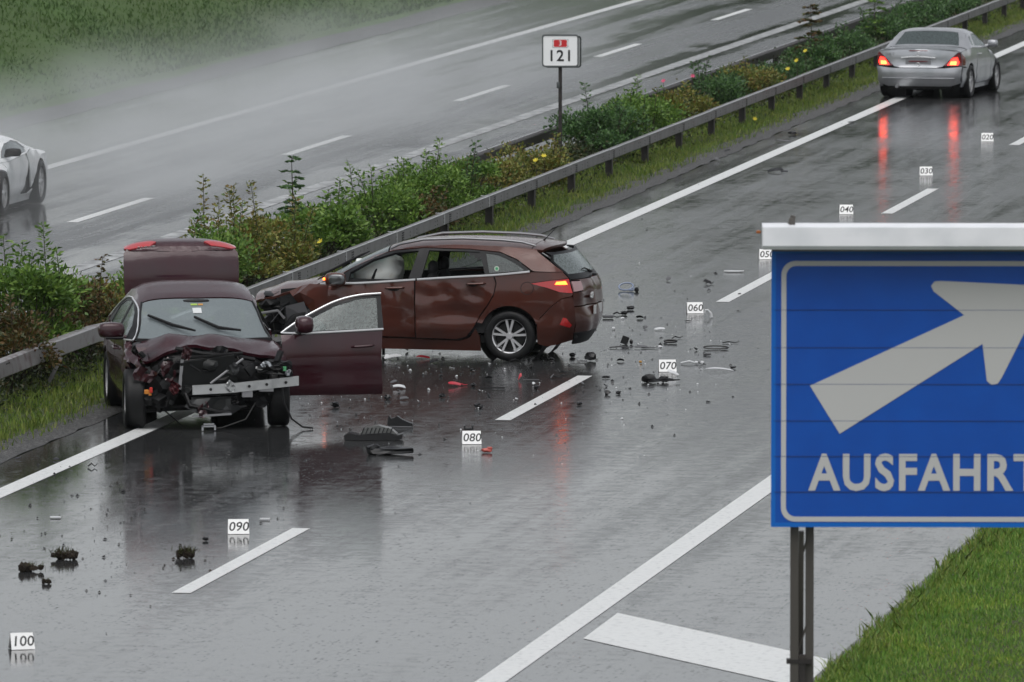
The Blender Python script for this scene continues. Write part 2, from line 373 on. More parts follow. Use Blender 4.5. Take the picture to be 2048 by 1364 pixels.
M_blade3 = leaf_mat('slope_blades', [(.055, .105, .026), (.065, .125, .030), (.078, .140, .036), (.09, .14, .042)], .6, patch=(.25, (.7, .78, .75)))
n = 90000
xs = np.where(rng.random(n) < .72, rng.uniform(-22.75, -21.50, n), rng.uniform(-24.2, -22.6, n)); ys = 94 + 125 * rng.random(n) ** 1.15
keep = (np.sin(ys*.9 + np.sin(xs*3)*2) + rng.normal(0, .8, n) > -1.1) & (rng.random(n) < np.where(xs > -21.75, .35, 1)); xs, ys = xs[keep], ys[keep]
blades('median_grass', np.stack([xs, ys, np.interp(xs, [-24.5, -23.2, -22.3, -21.8, -21.6], [.0, .06, .05, .03, .0])], 1), .035, .12, .0065, M_blade, 'rough grass along the foot of the median guardrail')
n = 110000
xs = rng.uniform(-9.90, -6.2, n); ys = rng.uniform(70, 96, n)
blades('verge_grass', np.stack([xs, ys, np.full(n, .05)], 1), .03, .08, .006, M_blade2, 'short green grass on the verge under the exit sign')
n = 90000
ts = rng.random(n); xs = -36.0 - 14 * ts ** 1.3; ys = rng.uniform(130, 240, n)
blades('slope_grass', np.stack([xs, ys, np.interp(xs, [-62, -48, -43, -39.8, -37, -36.2, -35.75], [4.6, 3.6, 2.7, 1.8, .55, .12, 0])], 1), .04, .12, .016, M_blade3, 'long grass covering the slope beyond the far carriageway', .5)

# ragged weeds leaning over the verge edge
n = 2600; ys = rng.uniform(72, 96, n); xs = -9.86+np.abs(rng.normal(0, .16, n))-.10*(np.sin(ys*2.1)+np.sin(ys*5.3) > .6)
blades('verge_weeds', np.stack([xs, ys, np.full(n, .04)], 1), .05, .16, .006, M_blade, 'ragged longer weeds along the stone edge of the verge', .5)
# ------------------------------------------------------------------ guardrails
M_steel = mat('galvanised_steel', (.165, .163, .165), .48, metal=.2, var=(3.5, (.105, .10, .10), .45, .75), bump=(60, .1, .002))
M_rust_shade = mat('weathered_and_shaded_steel', (.028, .025, .024), .55, metal=.2, var=(8, (.055, .045, .04), .5, .7))  # dark steel of the posts, also painted shade for the far beam
M_dark = mat('black_hole', (.01, .01, .01), .6)
M_plast = mat('black_plastic', (.007, .007, .0075), .45, spec=.28, bump=(40, .1, .003))
M_bright = mat('zinc_and_highlight', (.62, .63, .64), .35, metal=.6)
BEAM_LEN = 4.0
def beam_mesh(L):
    """hollow box beam with rolled top edge, length along y"""
    w, h = .115, .165; prof = [(-w, 0), (-w, h-.02), (-w+.02, h), (-.03, h+.004), (0, h-.012), (0, .012), (-.012, 0)]
    mb = MB(); n = len(prof)
    vs = [(x, 0, z) for x, z in prof] + [(x, L, z) for x, z in prof]
    fs = [(i, (i+1) % n, n+(i+1) % n, n+i) for i in range(n)] + [tuple(range(n)), tuple(range(2*n-1, n-1, -1))]
    return mb.raw(vs, fs)
me_beam = beam_mesh(BEAM_LEN - .006).mesh('beam', 25)
def holes_mesh():
    mb = MB()
    for dy in (-.075, -.03, .03, .075):
        for dz in (.025, .057, .09, .122): mb.box((.0012, dy, dz), (.003, .028, .020))
    for dy in (-1.3, -1.1, -.55, .6, 1.15): 
        for dz in (.045, .10): mb.box((.0012, dy, dz), (.003, .024, .020))
    return mb
me_holes = holes_mesh().mesh('bolt_row'); me_holes.materials.append(M_dark)
def lip_mesh():
    return MB().box((-.062, 0, .171), (.13, .05, .008)).box((.0025, 0, .085), (.004, .03, .16))
me_lip = lip_mesh().mesh('splice_plate')
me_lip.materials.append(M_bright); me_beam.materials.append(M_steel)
me_post = MB().box((0, 0, -.10), (.09, .13, 1.0)).box((.052, 0, .20), (.02, .135, .36)).mesh('post'); me_post.materials.append(M_rust_shade)
me_edge = MB().box((-.008, (BEAM_LEN-.006)/2, .167), (.020, BEAM_LEN-.010, .010)).mesh('top_highlight'); me_edge.materials.append(M_bright)  # bright strip painted in for the highlight along the beam's top edge
def rail(name, x, y0, n, label, zb=.365, rz=0, group=None, lips=(), bm=None):
    root = empty(name, (x, y0, 0), rz); tag(root, label, 'guardrail', group)
    for i in range(n):
        o = link('beam', me_beam, None, root); o.location = (0, i*BEAM_LEN, zb + rnd.uniform(-.004, .004))
        e = link('top_highlight', me_edge, None, o)
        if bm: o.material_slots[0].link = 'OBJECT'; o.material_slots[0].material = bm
        h = tag(link('bolt_row', me_holes, None, o), kind='stuff'); h.location = (0, .5 + 0.0, 0)
        p = link('post', me_post, None, root); p.location = (-.09, i*BEAM_LEN + .5, 0)
        if i in lips:
            s = link('splice_plate', me_lip, None, o); s.location = (0, 0, 0)
    return root
# near barrier: post row 4 m apart from the crash to the far end
rail('guardrail', -22.12, 110.5, 30, 'long grey steel guardrail on dark posts beside the silver roadster and brown wagon', lips=(2, 3, 4, 5, 6))
o = rail('guardrail', -24.06, 104.5, 31, 'guardrail, its shaded back coloured dark, behind the median shrubs along the far carriageway', zb=.385, group=None, bm=M_rust_shade)  # dark beam colour stands in for shade on its back
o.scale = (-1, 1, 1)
# bent stretch on the left, shoved towards the shrubs
bent = empty('bent_guardrail', (-22.6, 103, 0)); tag(bent, 'kinked and scraped end of guardrail left of the burgundy sedan', 'guardrail')
def bent_beam():
    pts = [(-22.62, 94, .40), (-22.62, 98.5, .40), (-22.60, 102.0, .40), (-22.66, 104.55, .40), (-22.60, 104.9, .405), (-22.46, 107.6, .45), (-22.3, 109.4, .43), (-22.2, 110.4, .37)]
    w, h = .15, .20; mb = MB(); prof = [(-w, 0), (-w, h-.02), (-w+.02, h), (-.03, h+.004), (0, h-.012), (0, .012), (-.012, 0)]; n = len(prof)
    vs = []; fs = []
    for i, (x, y, z) in enumerate(pts):
        sq = .75 if i == 3 else 1
        for a, b in prof: vs.append((x + a*sq + 22.6 + (.05 if i == 3 and b < .1 else 0), y - 103, z + b*(.93 if i == 3 else 1)))
    for i in range(len(pts)-1):
        for j in range(n): fs.append((i*n+j, i*n+(j+1) % n, (i+1)*n+(j+1) % n, (i+1)*n+j))
    fs += [tuple(range(n)), tuple(range(len(vs)-1, len(vs)-n-1, -1))]
    return mb.raw(vs, fs)
bb = bent_beam().build('beam', mat('scraped_steel', (.32, .315, .32), .42, metal=.35, var=(5, (.17, .13, .13), .5, .72), bump=(9, .3, .02)), bent, 25)
for (yy, zz, xx) in ((-1.35, .40, -22.605), (3.95, .435, -22.52), (2.95, .42, -22.56), (.2, .40, -22.62)):
    mb = MB()
    for dy in ((-.12, 0, .12, .24) if zz != .42 else (0, .5)):
        for dz in (.03, .07, .11, .15): mb.box((.004, dy*.5, dz), (.004, .022, .016))
    h = tag(mb.build('bolt_row', M_dark, bb), kind='stuff'); h.location = (xx + 22.6 + .002, yy, zz); h.rotation_euler = (0, 0, R(-2.5 if yy > 1.7 else .3))
mb = MB().box((0, 0, .2), (.045, .03, .62)); p = mb.build('post', M_steel, bent); p.location = (-.12, 2.6, -.03); p.rotation_euler = (R(-14), R(24), 0)
mb = MB().box((0, 0, .1), (.09, .13, .8)); p = mb.build('post', M_rust_shade, bent); p.location = (-.1, -1.0, -.1); p.rotation_euler = (0, R(-6), 0)

# ------------------------------------------------------------------ kilometre sign on the median
M_signwhite = mat('sign_white', (.78, .79, .79), .35)
M_signgrey = mat('sign_frame_grey', (.10, .11, .11), .45, metal=.4)
M_black = mat('lettering_black', (.012, .012, .013), .5)
M_red = mat('sign_red', (.50, .012, .016), .4)
km = empty('kilometre_sign', (-23.1, 147.6, 0), R(9.2)); tag(km, 'white double sided kilometre board reading 3 and 121 on a dark post', 'road sign')
MB().box((0, .05, .93), (.06, .06, 2.0)).build('post', M_rust_shade, km)
MB().box((-.035, .02, 1.52), (.05, .06, .10), bev=.008).build('clamp', M_signgrey, km)
def km_board(y_top, y_bot, face, parent):
    w, h, z0 = .60, .53, 1.82
    b = MB(); out = rrect(-w/2, 0, w/2, h, .05); inn = rrect(-w/2+.022, .022, w/2-.022, h-.022, .035)
    ring_prism(b, out, inn, -.012, .012); fr = b.build('board_frame', M_signgrey, parent)
    plate = MB().prism(inn, -.004, .004).build('board', M_signwhite, fr)
    t = math.atan2(y_top - y_bot, h); fr.location = (0, y_bot, z0); fr.rotation_euler = (-t, 0, 0 if face else math.pi)
    if not face: fr.rotation_euler = (t, 0, math.pi); fr.rotation_euler = (-t if False else t, 0, 0); 
    return fr, plate
fr, plate = km_board(.035, -.03, True, km)
t = link('number', text_mesh('121', .255, offset=.004, space=1.12), M_black, fr); t.location = (0, -.0075, .175); t.rotation_euler = (R(90), 0, 0)
hexa = [(-.112, .085), (-.085, .105), (.085, .105), (.112, .085), (.105, 0), (.112, -.085), (.085, -.105), (-.085, -.105), (-.112, -.085), (-.105, 0)]
hexa = [(x, z*.56) for x, z in hexa]
MB().prism([(x*1.18, z*1.22 + .385) for x, z in hexa], -.0062, -.0042).build('shield_border', M_black, fr, None)
MB().prism([(x*1.13, z*1.15 + .385) for x, z in hexa], -.0072, -.0062).build('shield_rim', M_signwhite, fr, None)
MB().prism([(x, z + .385) for x, z in hexa], -.0084, -.0072).build('shield', M_red, fr, None)
t = link('number', text_mesh('3', .115, offset=.0), M_signwhite, fr); t.location = (0, -.0105, .385); t.rotation_euler = (R(90), 0, 0)
fr2, _ = km_board(.10, .185, True, km); fr2.rotation_euler = (R(9), 0, 0); fr2.location = (.045, .17, 1.80)

# ------------------------------------------------------------------ exit sign
M_blue = mat('sign_blue', (.0, .070, .39), .42, var=(3, (.0, .080, .43), .4, .7))
M_blue2 = mat('sign_blue_edge', (.0, .13, .52), .4)
M_grey = mat('reflective_grey_white', (.52, .52, .51), .5)
M_cap = mat('lamp_housing_white', (.84, .85, .88), .4, var=(2.5, (.70, .72, .75), .45, .7))
M_mast = mat('mast_steel', (.085, .078, .07), .5, metal=.3)
ex = empty('exit_sign', (-9.22, 71.3, 0), R(8.4)); tag(ex, 'blue exit board reading AUSFAHRT with arrow, near the camera', 'road sign')
K = 1/256.0     # metres per photo pixel at this distance
def sx(px): return (px - 1605) * K
def sz(py): return (1560 - py) * K + .02
xl, xr, zt, zb = sx(1541), sx(2163), sz(490), sz(1050)
lines = [490, 612, 688, 762, 836, 908, 980, 1050]
for a, b in zip(lines[:-1], lines[1:]):
    MB().box(((xl+xr)/2, 0, (sz(a)+sz(b))/2), (xr-xl, .045, sz(a)-sz(b)-.003), bev=.002).build('panel', M_blue, ex, None)
out = rrect(sx(1560), sz(1040), sx(2144), sz(513), 28*K, 8); inn = rrect(sx(1570), sz(1030), sx(2134), sz(523), 20*K, 8)
ring_prism(MB(), out, inn, -.0262, -.0235).build('border', M_grey, ex, None)
ring_prism(MB(), rrect(xl-.004, zb-.004, xr+.004, zt, .004, 2), rrect(xl+.03, zb+.03, xr-.03, zt-.03, .004, 2), -.0245, .026).build('edge_trim', M_blue2, ex, None)
arrow = [(1618, 765), (1928, 622), (1866, 574), (1861, 563), (1868, 554), (1880, 553), (2096, 563), (2004, 748), (1996, 760), (1984, 763), (1974, 755), (1965, 680), (1678, 862)]
MB().prism([(sx(a), sz(b)) for a, b in arrow], -.0268, -.0236).build('arrow', M_grey, ex, None)
t = link('lettering', text_mesh('AUSFAHRT', .395, offset=.0105, space=1.12), M_grey, ex); t.location = (sx(1850), -.0255, sz(944)); t.rotation_euler = (R(90), 0, 0); t.scale = (.86, 1, 1)
for z in lines[1:-1]:   # joints show as dark seams across the white film too
    MB().box(((xl+xr)/2, -.0248, sz(z)), (xr-xl-.03, .0050, .0034)).build('seam', mat('seam_dark', (.03, .06, .20), .6), ex, None)
cap = MB().prism([(-.34, zt+.195), (.12, zt+.20), (.12, zt+.03), (-.32, zt+.02), (-.345, zt+.05)], sx(1521), sx(2185), 'yz').build('lamp_housing', M_cap, ex, 20)
MB().box((sx(1853), -.10, zt+.013), (xr-xl+.02, .30, .022)).build('housing_underside', mat('housing_grey', (.16, .16, .16), .5), ex, None)
MB().box((sx(1581), -.06, zt+.225), (.05, .05, .06), bev=.01).tube([(sx(1577), -.06, zt+.2), (sx(1584), -.06, zt+.27)], .022).build('lifting_lug', M_mast, ex)
MB().box((sx(1513), -.2, zt+.15), (.035, .03, .022), bev=.006).build('end_bolt', mat('orange_rust', (.35, .10, .02), .6), ex)
for px0 in (1602, 2100):
    m1 = MB().box((0, .10, .99), (.066, .05, 2.04)); m1.box((.022, .13, .99), (.02, .10, 2.04)).build('mast_leg', M_mast, ex, None).location = (sx(px0-14), 0, 0)
    m1 = MB().box((0, .16, .99), (.066, .05, 2.04)); q = m1.build('mast_leg', M_mast, ex, None); q.location = (sx(px0+17), 0, 0)
    for z0, s in ((.25, 1), (.95, -1), (1.62, 1)):
        MB().tube([(sx(px0-10), .13, z0), (sx(px0+16), .14, z0+.33*1)], .008).build('brace', M_mast, ex)
    MB().box((sx(px0-4), .12, .93), (.20, .10, .035)).box((sx(px0+2), .12, .80), (.05, .09, .36)).build('clamp', M_rust_shade, ex, None)
    MB().box((sx(px0), .25, 1.0), (.04, .04, 1.95), rot=Matrix.Rotation(R(9), 3, 'X')).build('rear_strut', M_mast, ex, None)

# ------------------------------------------------------------------ numbered marker tents, ten metres apart
M_card = mat('marker_white', (.84, .84, .83), .4)
M_cardin = mat('marker_inside', (.02, .02, .021), .7)
def marker(num, x, y, rz, note):
    root = empty('number_marker', (x, y, .004), R(9.2 + rz)); tag(root, note, 'marker', 'numbered markers down the lane')
    w, h, d = .215, .142, .075
    MB().raw([(-w/2, -d, 0), (w/2, -d, 0), (w/2-.006, 0, h), (-w/2+.006, 0, h), (-w/2, -d+.006, 0), (w/2, -d+.006, 0), (w/2-.006, .003, h-.006), (-w/2+.006, .003, h-.006)],
             [(0, 1, 2, 3), (4, 7, 6, 5), (0, 4, 5, 1), (1, 5, 6, 2), (3, 2, 6, 7), (0, 3, 7, 4)]).build('face', M_card, root, None)
    MB().raw([(-w/2, d, 0), (w/2, d, 0), (w/2-.006, .004, h-.001), (-w/2+.006, .004, h-.001), (-w/2, d-.005, 0), (w/2, d-.005, 0), (w/2-.006, .0035, h-.006), (-w/2+.006, .0035, h-.006)],
             [(0, 3, 2, 1), (4, 5, 6, 7), (0, 1, 5, 4), (1, 2, 6, 5), (3, 7, 6, 2), (0, 4, 7, 3)]).build('back', M_card, root, None)
    MB().raw([(w/2-.012, -d+.01, 0), (w/2-.012, d-.01, 0), (w/2-.014, 0, h-.012)], [(0, 1, 2)]).build('inside', M_cardin, root, None)
    MB().raw([(-w/2+.012, -d+.01, 0), (-w/2+.012, d-.01, 0), (-w/2+.014, 0, h-.012)], [(0, 1, 2)]).build('inside', M_cardin, root, None)
    t = link('number', text_mesh(num, .148, shear=.16, offset=.0016, space=1.0), M_black, root)
    sl = math.atan2(h, d); t.location = (0, -d/2 - .0022, h/2 - .004); t.rotation_euler = (sl, 0, 0); t.scale = (.92, .92, 1)
    return root
for num, x, y, rz, note in (
    ('020', -17.36, 159.2, -2, 'white number tent 020 farthest up the lane below the silver roadster'),
    ('030', -17.29, 149.3, 3, 'white number tent 030 beside the red tail light reflection'),
    ('040', -17.37, 139.4, -2, 'white number tent 040 above the corner of the blue exit sign'),
    ('050', -17.27, 129.4, 2, 'white number tent 050 half hidden by the left edge of the exit sign'),
    ('060', -16.86, 119.2, 6, 'white number tent 060 with a curved white trim piece beside it'),
    ('070', -15.88, 109.9, 4, 'white number tent 070 standing behind a lump of dark debris'),
    ('080', -16.63, 99.9, 4, 'white number tent 080 next to the small red plastic piece'),
    ('090', -17.30, 89.7, 4, 'white number tent 090 beside the near lane dash'),
    ('100', -17.26, 79.3, 16, 'white number tent 100 at the lower left, nearest of all')):
    marker(num, x, y, rz, note)
# ------------------------------------------------------------------ car bodies: one shape function, panels cut out of it
def glass_mat(name, tint=(.30, .36, .36), fog=.10, fogcol=(.55, .60, .60), drops=.5, refl=1.0, even=False):
    if name in MATS: return MATS[name]
    m = bpy.data.materials.new(name); m.use_nodes = True; nt = m.node_tree; N, L = nt.nodes, nt.links; N.clear()
    out = N.new('ShaderNodeOutputMaterial'); tr = N.new('ShaderNodeBsdfTransparent'); tr.inputs[0].default_value = (*tint, 1)
    gl = N.new('ShaderNodeBsdfGlossy'); gl.inputs['Roughness'].default_value = .04; gl.inputs['Color'].default_value = (.9, .95, .95, 1)
    df = N.new('ShaderNodeBsdfDiffuse'); df.inputs[0].default_value = (*fogcol, 1)
    fr = N.new('ShaderNodeFresnel'); fr.inputs[0].default_value = 1.5
    tc = N.new('ShaderNodeTexCoord'); v = N.new('ShaderNodeTexVoronoi'); v.inputs['Scale'].default_value = 70; L.new(tc.outputs['Object'], v.inputs['Vector'])
    bp = N.new('ShaderNodeBump'); bp.inputs['Strength'].default_value = .35 * drops; bp.inputs['Distance'].default_value = .006; bp.invert = True
    L.new(v.outputs['Distance'], bp.inputs['Height']); L.new(bp.outputs[0], gl.inputs['Normal']); L.new(bp.outputs[0], fr.inputs['Normal'])
    n = N.new('ShaderNodeTexNoise'); n.inputs['Scale'].default_value = 40; n.inputs['Detail'].default_value = 4; L.new(tc.outputs['Object'], n.inputs['Vector'])
    mr = N.new('ShaderNodeMapRange'); mr.inputs['From Min'].default_value = .35; mr.inputs['From Max'].default_value = .7
    mr.inputs['To Min'].default_value = fog * (.95 if even else .7); mr.inputs['To Max'].default_value = min(1, fog * (1.05 if even else 1.5)); L.new(n.outputs['Fac'], mr.inputs['Value'])
    m1 = N.new('ShaderNodeMixShader'); L.new(mr.outputs[0], m1.inputs[0]); L.new(tr.outputs[0], m1.inputs[1]); L.new(df.outputs[0], m1.inputs[2])
    fm = N.new('ShaderNodeMath'); fm.operation = 'MULTIPLY'; fm.inputs[1].default_value = refl; L.new(fr.outputs[0], fm.inputs[0])
    m2 = N.new('ShaderNodeMixShader'); L.new(fm.outputs[0], m2.inputs[0]); L.new(m1.outputs[0], m2.inputs[1]); L.new(gl.outputs[0], m2.inputs[2])
    L.new(m2.outputs[0], out.inputs['Surface']); MATS[name] = m
    return m

def catmull(pts, n=6):
    P = [np.array(p, float) for p in pts]; P = [2*P[0]-P[1]] + P + [2*P[-1]-P[-2]]; out = []
    for i in range(1, len(P) - 2):
        for k in range(n):
            t = k / n; a, b, c, d = P[i-1], P[i], P[i+1], P[i+2]
            out.append(.5*((2*b) + (c-a)*t + (2*a-5*b+4*c-d)*t*t + (3*b-a-3*c+d)*t**3))
    out.append(P[-2]); return np.array(out)
def in_poly(x, y, poly):
    x = np.asarray(x); y = np.asarray(y); c = np.zeros(x.shape, bool); n = len(poly); j = n-1
    for i in range(n):
        xi, yi = poly[i]; xj, yj = poly[j]
        if yi != yj:
            t = ((yi > y) != (yj > y)) & (x < (xj-xi)*(y-yi)/(yj-yi)+xi); c ^= t
        j = i
    return c
def densify(poly, g):
    out = []
    for i in range(len(poly)):
        a = np.array(poly[i]); b = np.array(poly[(i+1) % len(poly)]); k = max(1, int(np.ceil(np.linalg.norm(b-a)/g)))
        for t in range(k): out.append(tuple(a + (b-a)*t/k))
    return out
def fill2d(poly, holes, g):
    loops = [densify(poly, g)] + [densify(h, g) for h in holes]
    V = []; E = []
    for lp in loops:
        n0 = len(V); V += lp; E += [(n0+i, n0+(i+1) % len(lp)) for i in range(len(lp))]
    B = np.array(V); x0, y0 = B.min(0); x1, y1 = B.max(0)
    gx, gy = np.meshgrid(np.arange(x0+g*.5, x1, g), np.arange(y0+g*.5, y1, g)); gx[1::2] += g*.5
    gx, gy = gx.ravel(), gy.ravel(); k = in_poly(gx, gy, poly)
    for h in holes: k &= ~in_poly(gx, gy, h)
    gx, gy = gx[k], gy[k]
    if len(gx):
        d = np.min(np.hypot(gx[:, None]-B[None, :, 0], gy[:, None]-B[None, :, 1]), 1); gx, gy = gx[d > .5*g], gy[d > .5*g]
    V += list(zip(gx, gy))
    vs, es, fs, *_ = mgeo.delaunay_2d_cdt([Vector(p) for p in V], E, [], 0, 1e-6)
    vs = np.array([(v.x, v.y) for v in vs]); fs = np.array([f for f in fs if len(f) == 3])
    cen = vs[fs].mean(1); k = in_poly(cen[:, 0], cen[:, 1], poly)
    for h in holes: k &= ~in_poly(cen[:, 0], cen[:, 1], h)
    return vs, fs[k]
def rim_mesh(name, V, F, depth, sharp=40):
    """smooth sheet with a turned-in lip round its boundary"""
    bm = bmesh.new(); bv = [bm.verts.new(p) for p in V]
    for f in F:
        try: bm.faces.new([bv[i] for i in f])
        except ValueError: pass
    bm.normal_update()
    if depth:
        nrm = {v: v.normal.copy() for v in bm.verts}; ed = [e for e in bm.edges if len(e.link_faces) == 1]; mp = {}
        for e in ed:
            for v in e.verts:
                if v not in mp: mp[v] = bm.verts.new(v.co - nrm[v]*depth)
        for e in ed:
            l = e.link_loops[0]; a, b = l.vert, l.link_loop_next.vert
            bm.faces.new([b, a, mp[a], mp[b]])
    me = bpy.data.meshes.new(name); 
    for v in [v for v in bm.verts if not v.link_faces]: bm.verts.remove(v)
    bm.to_mesh(me); bm.free(); me.shade_smooth(); me.set_sharp_from_angle(angle=R(sharp)); return me

class Car:
    def __init__(s, L, prof, plan, belt, tum, edge, root, p=2.4, low=.90):
        s.L = L; s.pr = catmull(prof, 6); s.plan = plan; s.belt = belt; s.tum = tum; s.edge = edge; s.root = root; s.p = p; s.low = low
        a = s.pr[:-1]; b = s.pr[1:]; s.a = a; s.ab = b - a; s.ll = (s.ab[:, :2]**2).sum(1)+1e-12
        s.poly = [(q[0], q[1]) for q in s.pr] + [(s.pr[-1][0]-.1, -.2), (s.pr[0][0]+.1, -.2)]
    def E(s, x): return lerp_tab(x, s.edge)
    def W(s, x, z):
        x = np.atleast_1d(np.asarray(x, float)); z = np.atleast_1d(np.asarray(z, float)); x, z = np.broadcast_arrays(x, z)
        t = ((x[:, None]-s.a[None, :, 0])*s.ab[None, :, 0] + (z[:, None]-s.a[None, :, 1])*s.ab[None, :, 1])/s.ll[None]
        t = np.clip(t, 0, 1); dx = x[:, None]-(s.a[None, :, 0]+t*s.ab[None, :, 0]); dz = z[:, None]-(s.a[None, :, 1]+t*s.ab[None, :, 1])
        d2 = dx*dx+dz*dz; i = np.argmin(d2, 1); k = np.arange(len(x)); d = np.sqrt(d2[k, i]); r = s.a[i, 2]+t[k, i]*s.ab[i, 2]
        ins = in_poly(x, z, s.poly); q = np.clip(d/r, 0, 1)*ins
        g = np.clip(1-(1-q)**s.p, 0, 1)**(1/s.p)
        zb = lerp_tab(x, s.belt); tt = z/zb
        S = np.where(z < zb, np.interp(tt, [0, .2, .36, .44, .50, .64, .82, 1.0], [s.low-.05, s.low, .974, .986, .975, 1.0, .993, .965]), .965-s.tum*(z-zb))
        return lerp_tab(x, s.plan)*S*g
    def T(s, x, y):
        x = np.asarray(x, float); y = np.abs(np.asarray(y, float)); lo = s.E(x)-.03; hi = np.full(x.shape, 1.9)
        for _ in range(28):
            m = (lo+hi)/2; k = s.W(x, m) > y+1e-5; lo = np.where(k, m, lo); hi = np.where(k, hi, m)
        return lo
    def Rr(s, y, z, x0, sgn=1):
        z = np.asarray(z, float); y = np.abs(np.asarray(y, float)); lo = np.full(z.shape, float(x0)); hi = np.full(z.shape, s.L+.4 if sgn > 0 else -.4)
        for _ in range(28):
            m = (lo+hi)/2; k = s.W(m, z) > y+1e-5; lo = np.where(k, m, lo); hi = np.where(k, hi, m)
        return lo
    def map(s, proj, P, side=1, x0=None):
        if proj == 'side': return np.stack([P[:, 0], side*s.W(P[:, 0], P[:, 1]), P[:, 1]], 1)
        if proj == 'top': return np.stack([P[:, 0], P[:, 1], s.T(P[:, 0], P[:, 1])], 1)
        if proj == 'rear': return np.stack([s.Rr(P[:, 0], P[:, 1], x0), P[:, 0], P[:, 1]], 1)
        return np.stack([s.Rr(P[:, 0], P[:, 1], x0, -1), P[:, 0], P[:, 1]], 1)
    def panel(s, name, proj, poly, m, parent=None, side=1, holes=(), g=.08, rim=.02, fn=None, x0=None, inset=0.0, sharp=42):
        v2, F = fill2d(poly, holes, g); V = s.map(proj, v2, side, x0)
        n = np.cross(V[F[:, 1]]-V[F[:, 0]], V[F[:, 2]]-V[F[:, 0]]).sum(0)
        ref = {'side': (0, side, 0), 'top': (0, 0, 1), 'rear': (1, 0, 0), 'front': (-1, 0, 0)}[proj]
        if np.dot(n, ref) < 0: F = F[:, ::-1]
        if inset: V = V - np.array(ref)*inset
        if fn is not None: V = fn(V)
        V = V - np.array([s.L/2, 0, 0])
        o = link(name, rim_mesh(name, V, F, rim, sharp), m, parent or s.root)
        if parent is not None and parent is not s.root: pass
        return o
    def part(s, name, mb, m, parent=None, smooth=35):
        mb.v = [(x-s.L/2, y, z) for x, y, z in mb.v]; return mb.build(name, m, parent or s.root, smooth)
    def curve(s, pts, side, out=0.0, n=5):
        c = catmull(pts, n) if len(pts) > 2 else np.array(pts, float); y = s.W(c[:, 0], c[:, 1])+out
        return [(a, side*b, z) for a, b, z in zip(c[:, 0], y, c[:, 1])]
    def edge_xy(s, xs, side): return [(x, side*float(s.W(x, s.E(x))[0])) for x in xs]
    def top_panel(s, name, xs, m, bow=(0, 0), **kw):
        """panel across the car between the left and right edge lines; bow = forward bulge of front and rear cuts"""
        a = s.edge_xy(xs, 1); b = s.edge_xy(xs[::-1], -1)
        yf, yr = a[0][1], a[-1][1]
        rear = [(xs[-1]+bow[1]*(1-(t/yr)**2), t) for t in np.linspace(yr, -yr, 9)[1:-1]]
        front = [(xs[0]+bow[0]*(1-(t/yf)**2), t) for t in np.linspace(-yf, yf, 9)[1:-1]]
        return s.panel(name, 'top', a+rear+b+front, m, **kw)
def arch(cx, cz, r, a0, a1, n=10):
    return [(cx+r*math.cos(R(a0+(a1-a0)*k/n)), cz+r*math.sin(R(a0+(a1-a0)*k/n))) for k in range(n+1)]

M_tyre = mat('tyre_rubber', (.008, .008, .0085), .5, spec=.3, bump=(50, .3, .004))
M_alloy = mat('alloy_silver', (.66, .66, .67), .30, metal=.55)
M_rimdark = mat('brake_dark', (.02, .02, .02), .5, metal=.4)
M_chrome = mat('chrome_trim', (.80, .81, .82), .28, metal=.6)
M_trim = mat('black_trim', (.009, .009, .010), .42, spec=.3)
M_inside = mat('cabin_dark', (.012, .012, .013), .7)
M_seat = mat('seat_cloth', (.022, .022, .024), .8, bump=(60, .3, .004))
def wheel(car, x, y, r, w, side, style, steer=0.0, name='wheel', zoff=0.0, tilt=0.0):
    n, kind = style; rr = r*.70; mb = MB()
    f = side*(w/2-.012)     # outer face
    mb.lathe([(rr*1.02, f), (rr*1.02, f-side*.02), (rr*.93, f-side*.028), (rr*.90, f-side*.10), (rr*.90, -f)], 36)
    mb.lathe([(.001, f-side*.012), (rr*.17, f-side*.012), (rr*.22, f-side*.03), (rr*.22, f-side*.07)], 16)
    for k in range(n):
        a = 2*math.pi*k/n + .3
        for da, wd in (((-.21, .026), (.21, .026)) if kind == 'twin' else ((0, .05),)):
            ca, sa = math.cos(a+da*.35), math.sin(a+da*.35); cb, sb = math.cos(a+da), math.sin(a+da)
            p0 = Vector((rr*.18*ca, f-side*.02, rr*.18*sa)); p1 = Vector((rr*.96*cb, f-side*.016, rr*.96*sb))
            t = (p1-p0).normalized(); q = Vector((-t.z, 0, t.x)); o_ = Vector((0, -side*.035, 0))
            w0, w1 = wd*.95*r/.32, wd*1.15*r/.32
            vs = [p0-q*w0*.5, p0+q*w0*.5, p1+q*w1*.5, p1-q*w1*.5]; vs += [v+o_ for v in vs]
            mb.raw(vs, [(0, 1, 2, 3), (7, 6, 5, 4), (0, 4, 5, 1), (1, 5, 6, 2), (2, 6, 7, 3), (3, 7, 4, 0)])
    me = mb.mesh(name, 35); o = link(name, me, M_alloy, car.root); o.location = (x-car.L/2, y, r+zoff); o.rotation_euler = (tilt, 0, steer)
    h = w/2
    ty = MB().lathe([(rr*.97, -h*.86), (rr*1.06, -h), (r*.90, -h*1.02), (r*.985, -h*.82), (r, -h*.6), (r*.995, -h*.2), (r*.992, 0), (r*.995, h*.2), (r, h*.6), (r*.985, h*.82), (r*.90, h*1.02), (rr*1.06, h), (rr*.97, h*.86)], 40)
    t = link('tyre', ty.mesh('tyre', 50), M_tyre, o)
    b = MB().lathe([(.001, f-side*.085), (rr*.80, f-side*.085), (rr*.80, f-side*.10), (.001, f-side*.10)], 28)
    link('brake_disc', b.mesh('brake_disc', 35), M_rimdark, o)
    return o
